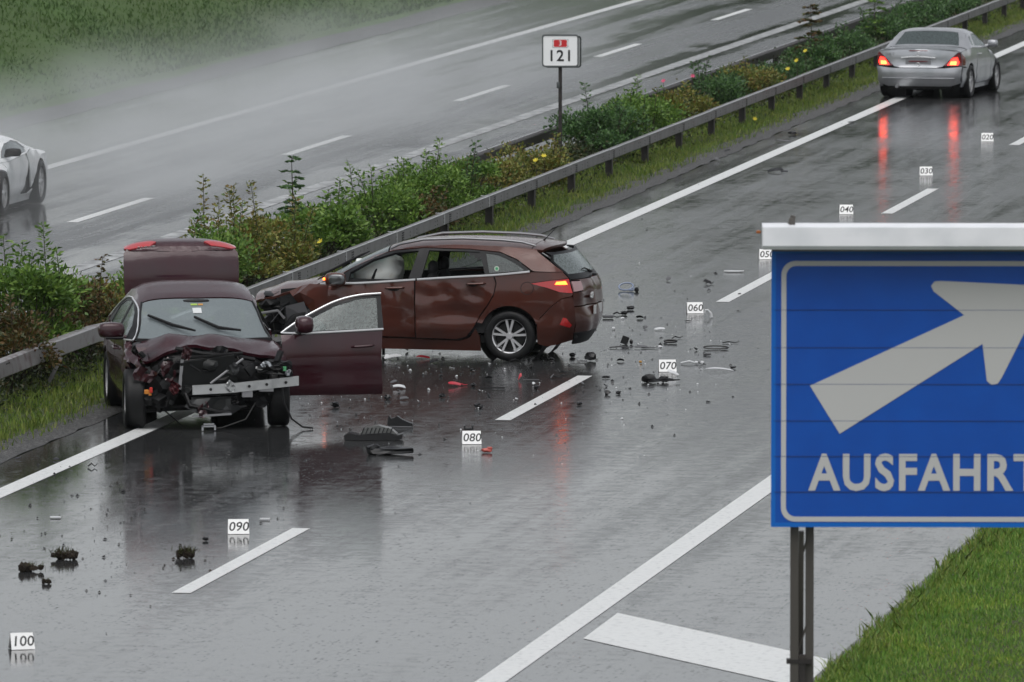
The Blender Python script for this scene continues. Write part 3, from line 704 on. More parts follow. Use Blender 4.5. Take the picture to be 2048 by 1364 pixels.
def lump(mb, c, d, seed=0, amp=.18, seg=2):
    """uneven blob with soft corners"""
    bm = bmesh.new(); bmesh.ops.create_icosphere(bm, subdivisions=seg, radius=1); q = random.Random(seed)
    for v in bm.verts:
        k = 1+q.uniform(-amp, amp); p = v.co; m = max(abs(p.x), abs(p.y), abs(p.z))**.45
        v.co = Vector((p.x/m*d[0]*.5*k, p.y/m*d[1]*.5*k, p.z/m*d[2]*.5*k))
    bm.verts.index_update(); mb.raw([v.co+Vector(c) for v in bm.verts], [[v.index for v in f.verts] for f in bm.faces]); bm.free(); return mb
def seat(car, x, y, name='seat', h=1.0):
    mb = MB(); lump(mb, (x, y, .46), (.52, .50, .18), 1, .03); lump(mb, (x+.30, y, .78*h), (.16, .48, .62), 2, .03)
    mb.v = [(a+max(0, c-.5)*.22*(a > x+.12), b, c) for a, b, c in mb.v]
    o = car.part(name, mb, M_seat, None, 60)
    hd = MB(); lump(hd, (x+.42, y, 1.13*h), (.11, .26, .19), 3, .03); car.part('headrest', hd, M_seat, None, 60); return o
def mirror(car, x, y, z, side, m, name='door_mirror', parent=None, lens=None, d=(.13, .23, .155)):
    mb = MB(); lump(mb, (x, y+side*.12, z), d, 4, .01, 3); mb.tube([(x+.02, y-side*.02, z-.05), (x+.02, y+side*.06, z-.04)], .03)
    o = car.part(name, mb, m, parent, 60)
    g = MB(); lump(g, (x+.052, y+side*.12, z), (.035, d[1]*.86, d[2]*.84), 5, .0, 3); car.part('mirror_glass', g, lens or M_chrome, o if parent is None else parent, 60)
    return o
# ------------------------------------------------------------------ brown estate car, crashed, lying across the lanes
P_brown = paint('brown_paint', (.078, .021, .0130), .25, .34)
G_clear = glass_mat('glass_clear', (.62, .68, .67), .05, drops=.6)
G_dark = glass_mat('glass_tinted', (.10, .13, .13), .10, (.25, .29, .29), .6)
G_rear = glass_mat('glass_rear', (.12, .15, .15), .28, (.42, .48, .48), .6)
M_redlens = mat('red_lens', (.42, .012, .012), .12, coat=1)
M_amber_on = mat('indicator_lit', (.9, .35, .03), .3, emis=((1.0, .11, .015), 7.0))
def build_wagon():
    L = 4.485; a = R(-1.8); ca, sa = math.cos(a), math.sin(a)
    wx, wy = 1.2875, -.80
    root = empty('estate_car', (-18.02-(ca*wx-sa*wy), 111.16-(sa*wx+ca*wy), 0), a)
    root.scale = (1, 1, .98)
    tag(root, 'crashed metallic brown estate car standing across the lanes with crushed front', 'car')
    prof = [(.14, .22, .3), (.02, .42, .4), (.02, .60, .4), (.14, .75, .26), (.5, .87, .17), (.95, .965, .16), (1.12, 1.01, .18), (1.5, 1.215, .2), (1.95, 1.415, .18),
            (2.3, 1.487, .14), (2.8, 1.515, .13), (3.3, 1.507, .13), (3.72, 1.482, .13), (3.98, 1.457, .12), (4.09, 1.425, .13), (4.20, 1.32, .26), (4.34, 1.15, .30), (4.43, 1.02, .30), (4.475, .90, .28), (4.485, .72, .30), (4.49, .52, .34), (4.42, .32, .34), (4.30, .16, .3)]
    plan = [(0, .70), (.3, .82), (.8, .875), (1.5, .89), (3, .89), (3.7, .885), (4.485, .84)]
    belt = [(0, .80), (1.1, .95), (2.37, 1.03), (3.78, 1.12), (4.485, 1.12)]
    edge = [(.1, .66), (.5, .79), (.95, .885), (1.12, .93), (1.5, 1.135), (1.95, 1.345), (2.3, 1.418), (2.8, 1.445), (3.3, 1.437), (3.8, 1.408), (3.92, 1.392), (4.2, 1.36)]
    C = Car(L, prof, plan, belt, .52, edge, root)
    q = np.random.default_rng(5)
    def dent(V):     # scrapes and pressed-in areas on the near side
        x, y, z = V[:, 0], V[:, 1], V[:, 2]
        k = .035*np.exp(-((x-2.85)/.35)**2-((z-.62)/.10)**2) + .03*np.exp(-((x-2.55)/.18)**2-((z-.82)/.09)**2) + .02*np.exp(-((x-3.1)/.15)**2-((z-.84)/.05)**2)
        k += .014*np.sin(x*19+z*7)*np.exp(-((z-.86)/.10)**2)
        k -= .03*np.exp(-((x-2.38)/.10)**2)*(x < 2.9)
        k += .016*np.clip(1-np.abs(z-.80-.04*np.sin(x*3))/.035, 0, 1)*np.exp(-((x-2.9)/.5)**2)
        V = V.copy(); V[:, 1] += k*np.where(y < 0, 1, -1); return V
    def rot_out(V):  # rear door sprung at its leading edge
        V = dent(V); V[:, 1] -= .045*np.clip((2.95-V[:, 0])/.55, 0, 1); return V
    DLO = [(1.24, .955), (1.5, 1.125), (1.76, 1.275), (2.05, 1.365), (2.43, 1.40), (3.0, 1.392), (3.38, 1.36), (3.60, 1.275), (3.79, 1.145), (3.34, 1.092), (2.37, 1.02), (1.6, .965)]
    W1 = [(1.50, .982), (1.505, 1.085), (1.78, 1.248), (2.05, 1.335), (2.36, 1.370), (2.26, 1.026)]
    W2 = [(2.42, 1.040), (2.49, 1.375), (3.13, 1.365), (3.22, 1.098)]
    W3 = [(3.27, 1.108), (3.21, 1.352), (3.36, 1.335), (3.54, 1.262), (3.735, 1.147)]
    xb = [(3.86, 1.375), (3.98, 1.29), (4.105, 1.19), (4.195, 1.12), (4.265, 1.03), (4.31, .92), (4.33, .72), (4.34, .52), (4.30, .34), (4.25, .18)]
    def XB(z): return np.interp(z, [p[1] for p in xb][::-1], [p[0] for p in xb][::-1])
    fr_edge = [(x, float(C.E(x))) for x in (1.14, 1.3, 1.5, 1.75, 1.95, 2.15, 2.3, 2.55, 2.8, 3.05, 3.3, 3.55, 3.75, 3.84)]
    for side in (-1, 1):
        near = side < 0
        fd = dent if near else None
        # roof side and pillars in one skin above the glass
        C.panel('roof_side', 'side', fr_edge + [(3.86, 1.375), (3.98, 1.29), (4.105, 1.19), (4.185, 1.13), (3.84, 1.138)] + [(3.81, 1.15), (3.61, 1.285), (3.39, 1.372), (3.0, 1.403), (2.43, 1.411), (2.05, 1.376), (1.76, 1.286), (1.5, 1.137), (1.22, .955)], P_brown, side=side, g=.09)
        C.panel('window_surround', 'side', DLO, M_trim, side=side, holes=(W1, W2, W3), g=.09, inset=.006, rim=.03)
        if not near:
            C.panel('window', 'side', W1, glass_mat('glass_drops', (.62, .70, .66), .16, (.5, .56, .52)), side=side, inset=.018, rim=0)
            C.panel('window', 'side', W2, MATS['glass_drops'], side=side, inset=.018, rim=0)
        else:
            C.panel('broken_window', 'side', [(2.98, 1.365), (3.02, 1.315), (3.06, 1.33), (3.08, 1.28), (3.11, 1.30), (3.10, 1.25), (3.15, 1.29), (3.13, 1.365)], M_trim, side=side, inset=.02, rim=.004, g=.04)
        w3 = C.panel('quarter_window', 'side', W3, G_dark, side=side, inset=.014, rim=0)
        if near:
            st = MB(); c_ = (3.365, -float(C.W(3.365, 1.165)[0])-.001, 1.165)
            st.raw([(c_[0]+.032*math.cos(t), c_[1], c_[2]+.032*math.sin(t)) for t in np.linspace(0, 2*math.pi, 17)[:-1]], [tuple(range(16))])
            C.part('sticker', st, mat('sticker_pale', (.55, .66, .55), .5), w3, None)
            st = MB(); st.raw([(c_[0]+.017*math.cos(t), c_[1]-.002, c_[2]+.017*math.sin(t)) for t in np.linspace(0, 2*math.pi, 13)[:-1]], [tuple(range(12))])
            C.part('sticker', st, mat('sticker_green', (.05, .35, .15), .5), w3, None)
        C.part('belt_trim', MB().tube(C.curve([(1.13, .935), (1.28, .948), (1.6, .959), (1.95, .982), (2.35, 1.014)], side, .012), .014, 6), M_chrome)
        C.part('belt_trim', MB().tube(C.curve([(2.38, 1.018), (2.8, 1.050), (3.34, 1.086), (3.79, 1.135)], side, .045 if near else .012), .014, 6), M_chrome)
        # doors
        bz = lambda x: float(np.interp(x, [1.13, 1.28, 1.6, 2.37, 3.34, 3.79], [.93, .941, .951, 1.006, 1.078, 1.125]))
        d1 = C.panel('front_door', 'side', [(1.22, .30), (1.24, .7), (1.25, bz(1.25)), (1.6, bz(1.6)), (2.0, bz(2.0)), (2.335, bz(2.335)), (2.345, .7), (2.345, .285)], P_brown, side=side, fn=fd)
        d2 = C.panel('rear_door', 'side', [(2.37, .285), (2.365, .7), (2.365, bz(2.37)), (2.8, bz(2.8)), (3.325, bz(3.325)), (3.36, .98), (3.33, .84), (3.25, .70), (3.16, .58), (3.08, .42), (2.98, .30), (2.86, .268)], P_brown, side=side, fn=rot_out if near else None, g=.05)
        for d, x, z in ((d1, 2.10, .91), (d2, 3.12, .975)):
            yy = float(C.W(x, z)[0])*side
            mb = MB().tube([(x-.13, yy, z-.012), (x-.10, yy+side*.032, z-.004), (x, yy+side*.04, z), (x+.09, yy+side*.032, z+.004), (x+.115, yy, z+.004)], [.008, .014, .015, .014, .010], 8)
            C.part('door_handle', mb, P_brown, d)
            mb = MB(); lump(mb, (x-.01, yy-side*.006, z-.012), (.20, .02, .06), 3, 0, 2); C.part('handle_recess', mb, M_trim, d)
        # side skin under the doors and rear quarter
        C.panel('sill', 'side', [(1.26, .135), (1.26, .275), (2.35, .262), (2.9, .245), (3.02, .285), (3.1, .40), (3.15, .30), (3.155, .12)], P_brown, side=side, inset=.012)
        ra = arch(3.53, .335, .368, 158, 22, 12)
        qp = [(3.125, .49), (3.173, .572), (3.263, .693), (3.343, .836), (3.373, .98), (3.345, bz(3.345)), (3.55, bz(3.55)), (3.79, bz(3.79)), (4.0, 1.126), (4.18, 1.124), (float(XB(1.05)), 1.05), (4.05, 1.03), (3.80, .992), (4.16, .885), (float(XB(.86)), .86), (4.30, .83), (4.18, .80), (4.05, .70), (3.91, .55)]
        C.panel('quarter_panel', 'side', qp + ra[::-1], P_brown, side=side, g=.07)
        C.part('fuel_flap', MB().tube([(3.755+.078*math.cos(t), side*(float(C.W(3.755+.078*math.cos(t), .925+.078*math.sin(t))[0])), .925+.078*math.sin(t)) for t in np.linspace(0, 2*math.pi, 25)], .0035, 5, False), M_trim) if near else None
        lamp = C.panel('tail_lamp', 'side', [(3.80, .985), (4.05, 1.024), (float(XB(1.045)), 1.043), (float(XB(.87)), .868), (4.16, .882), (4.02, .93)], M_redlens, side=side, g=.05, inset=-.006)
        if near:
            C.panel('indicator', 'side', [(4.10, .975), (4.12, 1.010), (4.225, 1.018), (4.25, .975)], M_amber_on, side=side, parent=lamp, g=.05, inset=-.010, rim=.004)
        bump_s = [(3.88, .50), (3.915, .543), (4.055, .694), (4.183, .792), (4.31, .822), (float(XB(.7)), .7), (float(XB(.52)), .52), (float(XB(.36)), .36), (float(XB(.26)), .26), (4.1, .21), (3.98, .19), (3.87, .22)]
        C.panel('bumper_corner', 'side', bump_s, P_brown, side=side, inset=-.004)
        C.panel('reflector', 'side', [(4.16, .47), (4.20, .56), (4.24, .55), (4.30, .46), (4.27, .43)], M_redlens, side=side, inset=-.009, g=.04, rim=.004)
        # roof rails
        C.part('roof_rail', MB().tube([(x, side*(float(C.W(x, float(C.E(x)))[0])-.035), float(C.E(x))+.075+dz) for x, dz in ((1.98, -.045), (2.1, -.01), (2.4, .006), (2.9, .008), (3.4, .006), (3.65, -.002), (3.82, -.035))], [.014, .017, .018, .018, .018, .017, .012], 8), mat('rail_satin', (.26, .26, .27), .4, metal=.6))
    # top skins
    C.top_panel('roof', [1.97, 2.1, 2.3, 2.55, 2.8, 3.05, 3.3, 3.55, 3.7, 3.77], P_brown, (-.05, .03), g=.10)
    sp = C.top_panel('spoiler', [3.78, 3.85, 3.91], P_brown, (.03, .16), g=.07, rim=.035)
    C.top_panel('windscreen', [1.15, 1.3, 1.5, 1.75, 1.95], G_dark, (-.10, -.05), rim=0)
    # crumpled bonnet: pushed up and back, torn loose along its near edge
    def hood_fn(V):
        V = V.copy(); x, y, z = V[:, 0].copy(), V[:, 1].copy(), V[:, 2].copy(); k = np.clip((1.1-x)/.75, 0, 1)
        V[:, 0] = x + .05*k*k; V[:, 2] = z + .03*k - .01*k*k + .014*np.sin(y*6+x*4)*k + .012*np.sin(x*15+y*4)*k - .03*k*np.clip((-.45-y)/.2, 0, 1)
        V[:, 1] += .02*np.sin(x*12)*k; return V
    C.top_panel('bonnet', [.22, .35, .5, .65, .8, .95, 1.08], P_brown, (-.05, -.09), g=.07, fn=hood_fn, rim=.03, sharp=28)
    def crump(amp, seed, push=0.0):
        r_ = np.random.default_rng(seed); ph = r_.uniform(0, 6, 6); kx = r_.uniform(9, 24, 6); kz = r_.uniform(9, 24, 6)
        def fn(V):
            V = V.copy(); n = np.zeros(len(V))
            for i in range(6): n += np.abs(np.sin(V[:, 0]*kx[i]+V[:, 2]*kz[i]*(1 if i % 2 else -1)+V[:, 1]*5+ph[i]))/6
            d = (n-.6)*amp*2; V[:, 1] += d*np.sign(V[:, 1]+1e-6) - push*np.sign(V[:, 1]); V[:, 0] += d*.6; V[:, 2] += d*.4; return V
        return fn
    for side in (-1, 1):
        near = side < 0
        fe = [(x, float(C.E(x))-.012) for x in (.80, .95, 1.1)]
        if near:
            wv = [(1.245, -.875, .935), (1.255, -.885, .66), (1.25, -.86, .40), (1.02, -.885, .945), (.90, -.93, .84), (1.08, -.90, .74), (.98, -.86, .66), (1.12, -.88, .50), (.80, -.86, .78), (.74, -.80, .84), (.92, -.82, .92), (.86, -.84, .70), (1.17, -.895, .84), (1.0, -.91, .79)]
            wf = [(0, 3, 12), (0, 12, 1), (12, 5, 1), (1, 5, 7), (1, 7, 2), (12, 3, 13), (12, 13, 5), (3, 10, 4), (3, 4, 13), (13, 4, 6), (13, 6, 5), (5, 6, 7), (10, 9, 8), (10, 8, 4), (4, 8, 11), (4, 11, 6)]
            C.part('wing', MB().raw(wv, wf), P_brown, None, 14)
            C.panel('wing_flap', 'side', [(.86, .865), (1.02, .905), (1.13, .955), (1.16, .985), (1.10, .99), (1.0, .945)], P_brown, side=side, g=.04, fn=crump(.02, 9, -.02), rim=.01)
        else:
            C.panel('wing', 'side', [(.30, .70), (.5, .775)] + fe + [(1.2, .945), (1.235, .7), (1.24, .30)] + arch(.88, .335, .37, 20, 160) + [(.3, .5)], P_brown, side=side, g=.07, fn=crump(.03, 4))
    # rear
    zt = [1.36, 1.28, 1.2, 1.12]
    def ycut(z): return float(C.W(XB(z), z)[0])*.985
    gl = [(ycut(z)*.965, z) for z in (1.10, 1.18, 1.26, 1.34)]
    C.panel('rear_window', 'rear', gl + [(-y, z) for y, z in gl[::-1]], G_rear, x0=3.78, rim=0, g=.07)
    surround = [(ycut(z), z) for z in (1.035, 1.10, 1.18, 1.26, 1.34, 1.372)]
    C.panel('window_band', 'rear', surround + [(-y, z) for y, z in surround[::-1]], M_trim, x0=3.78, holes=(gl + [(-y, z) for y, z in gl[::-1]],), g=.07)
    tg = [(ycut(z), z) for z in (.74, .87)] + [(.60, .88), (.56, 1.02)] + [(ycut(1.025)*.98, 1.025)]
    def tg_fn(V):
        V = V.copy(); V[:, 0] -= .05*np.exp(-((V[:, 1]+.45)/.3)**2-((V[:, 2]-.72)/.15)**2) + .012*np.sin(V[:, 1]*14+V[:, 2]*9); return V
    C.panel('tailgate', 'rear', [(ycut(.70), .70)] + tg + [(-y, z) for y, z in tg[::-1]] + [(-ycut(.70), .70)], P_brown, x0=3.78, g=.08, fn=tg_fn)
    for side in (-1, 1):
        lp = [(side*ycut(.885), .885), (side*ycut(1.0), 1.01), (side*.58, 1.005), (side*.62, .895)]
        C.panel('tail_lamp', 'rear', lp, mat('lamp_pale', (.32, .20, .20), .15, coat=1), x0=3.78, inset=-.006, g=.06)
    bp = [(ycut(.68)*1.0, .685), (ycut(.52), .52), (ycut(.36), .36)]
    C.panel('rear_bumper', 'rear', bp + [(-y, z) for y, z in bp[::-1]], P_brown, x0=3.78, g=.09, fn=tg_fn)
    bl = [(ycut(.355), .355), (ycut(.20), .20)]
    C.panel('bumper_skirt', 'rear', bl + [(-y, z) for y, z in bl[::-1]], M_trim, x0=3.78, g=.09)
    pl = MB().box((4.50, 0, .62), (.012, .5, .11)).xf(Matrix.Translation((-.02, 0, 0))); C.part('number_plate', pl, mat('plate_white', (.6, .6, .6), .4))
    C.part('rear_wiper', MB().tube([(4.40, .0, 1.09), (4.36, -.28, 1.15), (4.34, -.36, 1.14)], [.016, .009, .006], 6), M_trim)
    C.part('wiper_hub', MB().box((4.45, -.05, 1.055), (.05, .10, .035), bev=.01), M_trim)
    b = lump(MB(), (4.458, -.30, .79), (.03, .16, .045), 2, .1); C.part('badge', b, M_chrome)
    t = link('model_badge', text_mesh('i30', .075, offset=.001, extrude=.003), M_chrome, root); t.location = (4.475-L/2+.012, -.42, .83); t.rotation_euler = (R(90), 0, R(80))
    C.part('antenna', MB().tube([(3.80, -.02, 1.47), (3.83, -.02, 1.50), (3.98, -.02, 1.66)], [.014, .006, .003], 6), M_trim)
    C.part('windscreen_wiper', MB().tube([(1.10, -.55, 1.03), (1.30, -.10, 1.15), (1.34, .1, 1.17)], [.012, .010, .006], 6), M_trim)
    C.part('windscreen_wiper', MB().tube([(1.14, -.66, 1.05), (1.62, -.62, 1.30), (1.72, -.6, 1.345)], [.014, .016, .006], 6), M_trim)
    mr = C.part('door_mirror', lump(lump(MB(), (1.37, -1.0, 1.015), (.27, .15, .175), 4, .01, 3), (1.36, -.90, .96), (.08, .14, .05), 5, .01), P_brown, None, 60)
    C.part('mirror_glass', lump(MB(), (1.395, -1.055, 1.018), (.215, .06, .135), 5, 0, 3), mat('mirror_lens', (.16, .165, .17), .15, metal=.7), mr, 60)
    C.part('indicator', lump(MB(), (1.235, -1.04, 1.02), (.03, .05, .036), 1, 0), M_amber_on, mr)
    mirror(C, 1.33, .86, 1.03, 1, P_brown, d=(.19, .25, .17))
    # cabin
    C.part('floor_pan', MB().box((2.35, 0, .27), (2.5, 1.48, .10)).box((3.95, 0, .36), (.75, 1.2, .14)).box((3.53, 0, .62), (.7, .98, .5)), M_inside, None, None)
    C.part('dashboard', lump(lump(MB(), (1.42, 0, .86), (.46, 1.36, .26), 8, .02, 3), (1.30, 0, .95), (.5, 1.2, .08), 3, .02), M_inside, None, 60)
    C.part('steering_wheel', MB().tube([(1.74+.19*math.sin(t)*.35, -.36+.185*math.cos(t), .985+.185*math.sin(t)) for t in np.linspace(0, 2*math.pi, 25)], .017, 8, False).tube([(1.5, -.36, .88), (1.76, -.36, .985)], .035), M_trim)
    ab = MB(); lump(ab, (1.74, -.22, 1.07), (.62, .62, .36), 21, .07, 3); lump(ab, (1.58, -.05, 1.03), (.5, .5, .26), 24, .1, 3)
    C.part('airbag', ab, mat('airbag_cloth', (.80, .82, .78), .8, var=(5, (.6, .55, .45), .58, .75), bump=(9, .4, .03)), None, 60)
    ab = MB(); lump(ab, (1.70, .36, 1.05), (.5, .55, .4), 22, .06, 3); C.part('airbag', ab, MATS['airbag_cloth'], None, 60)
    seat(C, 2.05, -.36); seat(C, 2.05, .36)
    mb = MB(); lump(mb, (3.0, 0, .5), (.52, 1.3, .2), 1, .03); lump(mb, (3.30, 0, .80), (.16, 1.3, .56), 2, .03); C.part('rear_bench', mb, M_seat, None, 60)
    for y in (-.38, .38): C.part('headrest', lump(MB(), (3.36, y, 1.14), (.10, .26, .16), 3, .03), M_seat, None, 60)
    for sd in (-1, 1): C.part('door_lining', MB().box((2.3, sd*.80, .68), (2.0, .03, .66)), M_inside, None, None)
    C.part('boot_floor', MB().box((3.95, 0, .95), (.8, 1.25, .03)), M_inside, None, None)
    # torn open front: dark bay with broken bits
    C.part('engine_bay', lump(lump(lump(MB(), (.82, -.05, .56), (.70, 1.5, .58), 31, .14, 3), (.55, 0, .50), (.5, 1.35, .50), 32, .2, 3), (.62, -.5, .70), (.6, .5, .24), 33, .2, 3), M_plast, None, 30)
    C.part('firewall', MB().box((1.17, 0, .62), (.08, 1.50, .66)), M_inside, None, None)
    C.part('bulkhead_sheet', MB().raw([(.62, -.72, .86), (.98, -.78, .90), (1.08, -.80, .50), (.92, -.80, .36), (.60, -.78, .44)], [(0, 1, 2, 3, 4)]), M_plast, None, None)
    C.part('wheel_liner', MB().raw([(.50, -.86, .42), (.72, -.92, .66), (.95, -.90, .72), (1.02, -.86, .50), (.74, -.80, .30), (.60, -.70, .58)], [(0, 1, 5), (1, 2, 3), (1, 3, 4), (1, 4, 5)]), mat('grey_plastic', (.09, .09, .095), .35), None, None)
    C.part('head_lamp_wreck', lump(MB(), (.50, -.62, .66), (.3, .3, .16), 41, .3), M_plast, None, 30)
    C.part('torn_bracket', MB().tube([(.40, -.84, .56), (.62, -.9, .60), (.70, -.88, .50)], .018, 6), mat('bent_metal', (.32, .32, .33), .35, metal=.7))
    for side in (-1, 1):
        C.part('wheel_housing', MB().lathe([(.42, side*.35), (.42, side*.74)], 24, 'y', (3.53, 0, .335)), M_inside)
    st = ('twin')
    wheel(C, 3.53, -.78, .318, .205, -1, (5, 'twin')); wheel(C, 3.53, .78, .318, .205, 1, (5, 'twin'))
    wheel(C, .98, -.74, .318, .205, -1, (5, 'twin'), R(12), tilt=R(6)); wheel(C, .92, .76, .318, .205, 1, (5, 'twin'), R(8))
    C.part('subframe_strut', MB().box((1.75, -.35, .14), (.05, .04, .28)).box((1.83, -.3, .13), (.03, .04, .24)), M_trim, None, None)
    return root
build_wagon()
# ------------------------------------------------------------------ burgundy sedan, head-on wreck
P_burg = paint('burgundy_paint', (.036, .0045, .0095), .15, .36)
G_screen = glass_mat('glass_fogged', (.42, .48, .48), .34, (.46, .53, .55), .0, even=True)
G_door = glass_mat('glass_wet_door', (.34, .40, .38), .30, (.30, .35, .34), .9)
M_alu = mat('raw_aluminium', (.52, .53, .53), .38, metal=.75, var=(7, (.34, .35, .35), .5, .75), bump=(14, .25, .01))
M_bent = mat('bent_metal', (.32, .32, .33), .35, metal=.7)
M_rad = mat('radiator_fins', (.014, .015, .015), .5, metal=.3, bump=(70, .6, .006))
def crumple(V, amp, seed, kmin=7, kmax=20, ax=(1, 1, 1)):
    r_ = np.random.default_rng(seed); V = V.copy(); n = np.zeros(len(V))
    for i in range(6):
        k = r_.uniform(kmin, kmax, 3)*r_.choice([-1, 1], 3); n += np.abs(np.sin(V @ k + r_.uniform(0, 6)))/6
    d = (n-.6)*amp*2
    return V + d[:, None]*np.array(ax)
def sheet_bit(w, h, seed, amp=.06, n=10):
    """torn scrap of sheet metal in the xz plane"""
    r_ = random.Random(seed); N_ = 9; poly = [(w/2*math.cos(t)*r_.uniform(.65, 1.1), h/2*math.sin(t)*r_.uniform(.65, 1.1)) for t in np.linspace(0, 2*math.pi, N_+1)[:-1]]
    v2, F = fill2d(poly, (), max(w, h)/n); V = np.stack([v2[:, 0], np.zeros(len(v2)), v2[:, 1]], 1); V = crumple(V, amp, seed, 3/max(w, h), 9/max(w, h), (.2, 1, .2))
    mb = MB(); m = len(V); V2 = V + np.array([0, .006, 0])
    mb.raw(list(V)+list(V2), [tuple(f) for f in F]+[tuple(int(i)+m for i in f[::-1]) for f in F]); return mb
def build_sedan():
    L = 4.64; a = R(90+9.2+7.6); ca, sa = math.cos(a), math.sin(a)
    ax = .80-L/2            # front axle in local x
    root = empty('sedan_car', (-19.93-ca*ax, 101.55-sa*ax, 0), a)
    tag(root, 'wrecked burgundy sedan with torn open front, raised boot lid and one open door', 'car')
    prof = [(.10, .22, .3), (0, .45, .4), (.05, .62, .4), (.2, .74, .28), (.6, .86, .18), (1.0, .94, .16), (1.3, .995, .18), (1.65, 1.20, .2), (2.05, 1.392, .18), (2.35, 1.472, .13), (2.7, 1.525, .12), (3.1, 1.485, .13),
            (3.5, 1.275, .18), (3.85, 1.135, .16), (4.1, 1.10, .12), (4.45, 1.095, .12), (4.57, 1.03, .25), (4.62, .90, .35), (4.64, .60, .4), (4.52, .25, .35)]
    plan = [(0, .62), (.4, .83), (.8, .905), (1.5, .918), (3, .925), (3.9, .915), (4.64, .78)]
    belt = [(0, .75), (1.3, .95), (2.5, .985), (3.6, 1.04), (4.64, 1.0)]
    edge = [(.15, .66), (.6, .79), (1.0, .87), (1.3, .925), (1.65, 1.125), (2.05, 1.312), (2.35, 1.392), (2.7, 1.44), (3.1, 1.40), (3.5, 1.205), (3.85, 1.085), (4.1, 1.04), (4.5, 1.035)]
    C = Car(L, prof, plan, belt, .60, edge, root, p=3.0)
    E = lambda xs: [(x, float(C.E(x))) for x in xs]
    HX, HY, OPEN = 1.36, -.895, R(86)
    def swing(V):        # near-side front door hanging open on its hinge
        V = V.copy(); V[:, 2] = .28+(V[:, 2]-.28)*1.085; x, y = (V[:, 0]-HX)*1.07, V[:, 1]-HY; c, s_ = math.cos(-OPEN), math.sin(-OPEN)
        V[:, 0] = HX+.02+c*x-s_*y; V[:, 1] = HY-.03+s_*x+c*y; return V
    bz = lambda x: float(np.interp(x, [1.2, 1.6, 2.5, 3.4], [.925, .935, .968, 1.01]))
    DLO = [(1.36, .955), (1.65, 1.115), (1.95, 1.25), (2.2, 1.312), (2.6, 1.335), (2.95, 1.312), (3.25, 1.225), (3.50, 1.075), (3.42, 1.035), (2.5, .985), (1.7, .955)]
    WF = [(1.52, .965), (1.68, 1.095), (1.95, 1.222), (2.2, 1.288), (2.40, 1.303), (2.385, .985)]
    WR = [(2.49, .992), (2.50, 1.308), (2.6, 1.312), (2.92, 1.29), (3.18, 1.215), (3.20, 1.025)]
    ed_side = E((1.33, 1.5, 1.65, 1.85, 2.05, 2.2, 2.35, 2.55, 2.7, 2.9, 3.1, 3.3, 3.5, 3.7, 3.85))
    XBp = [(4.38, 1.02), (4.42, .8), (4.44, .5), (4.36, .22)]
    XB = lambda z: float(np.interp(z, [.22, .5, .8, 1.02], [4.36, 4.44, 4.42, 4.38]))
    for side in (-1, 1):
        opened = side < 0
        C.panel('roof_side', 'side', ed_side + [(3.86, 1.06), (3.60, 1.05), (3.515, 1.08), (3.26, 1.235), (2.95, 1.323), (2.6, 1.347), (2.2, 1.324), (1.95, 1.262), (1.65, 1.128), (1.33, .945)], P_burg, side=side, g=.08)
        # rear door, quarter
        C.panel('rear_door', 'side', [(2.455, .30), (2.44, .7), (2.45, bz(2.45)), (2.9, bz(2.9)), (3.4, bz(3.4)), (3.40, .9), (3.30, .74), (3.24, .6), (3.20, .40), (3.1, .29)], P_burg, side=side)
        ra = arch(3.62, .34, .375, 165, 15, 12)
        C.panel('quarter_panel', 'side', [(3.25, .52), (3.32, .73), (3.425, .9), (3.425, 1.02), (3.52, 1.055), (3.87, 1.05), (4.1, 1.025), (4.36, 1.02), (4.40, .9), (XB(.7), .7), (XB(.4), .4), (4.3, .24), (4.0, .24)] + ra[::-1], P_burg, side=side)
        C.panel('sill', 'side', [(1.36, .16), (1.36, .28), (3.1, .275), (3.22, .36), (3.24, .15)], P_burg, side=side, inset=.01)
        C.part('window_trim', MB().tube(C.curve([(2.46, 1.338), (2.62, 1.345), (2.96, 1.320), (3.26, 1.232), (3.50, 1.082)], side, .003), .011, 6), M_chrome)
        C.panel('window_surround', 'side', [(2.46, .985), (2.46, 1.333), (2.6, 1.335), (2.95, 1.312), (3.25, 1.225), (3.50, 1.075), (3.42, 1.035)], M_trim, side=side, holes=(WR,), inset=.005)
        C.panel('window', 'side', WR, glass_mat('glass_side', (.16, .22, .21), .14, (.3, .36, .35)), side=side, inset=.012, rim=0)
        fn = swing if opened else None
        d = C.panel('front_door', 'side', [(1.36, .29), (1.345, .6), (1.34, bz(1.34)), (1.7, bz(1.7)), (2.1, bz(2.1)), (2.43, bz(2.43)), (2.415, .7), (2.435, .29)], P_burg, side=side, fn=fn, rim=.09 if opened else .02)
        C.panel('window_surround', 'side', [(1.36, .955), (1.65, 1.115), (1.95, 1.25), (2.2, 1.312), (2.445, 1.333), (2.445, .983), (1.7, .955)], M_trim, side=side, holes=(WF,), inset=.005, fn=fn, parent=d)
        C.panel('window', 'side', WF, G_door if opened else MATS['glass_side'], side=side, inset=.012, rim=0, fn=fn, parent=d)
        for nm, pts in (('window_trim', [(1.345, .945), (1.5, 1.04), (1.65, 1.125), (1.95, 1.262), (2.2, 1.325), (2.45, 1.343)]), ('belt_trim', [(1.36, .948), (1.7, .951), (2.1, .965), (2.44, .979)])):
            c3 = np.array(C.curve(pts, side, .010)); 
            if fn: c3 = fn(c3)
            C.part(nm, MB().tube(c3, .012 if opened else .010, 6), M_chrome, d)
        y0 = side*float(C.W(2.22, .80)[0])
        hp = np.array([(2.09, y0, .795), (2.12, y0+side*.032, .80), (2.22, y0+side*.042, .805), (2.31, y0+side*.032, .81), (2.335, y0, .81)])
        C.part('door_handle', MB().tube(fn(hp) if fn else hp, [.008, .015, .016, .015, .009], 8), P_burg, d)
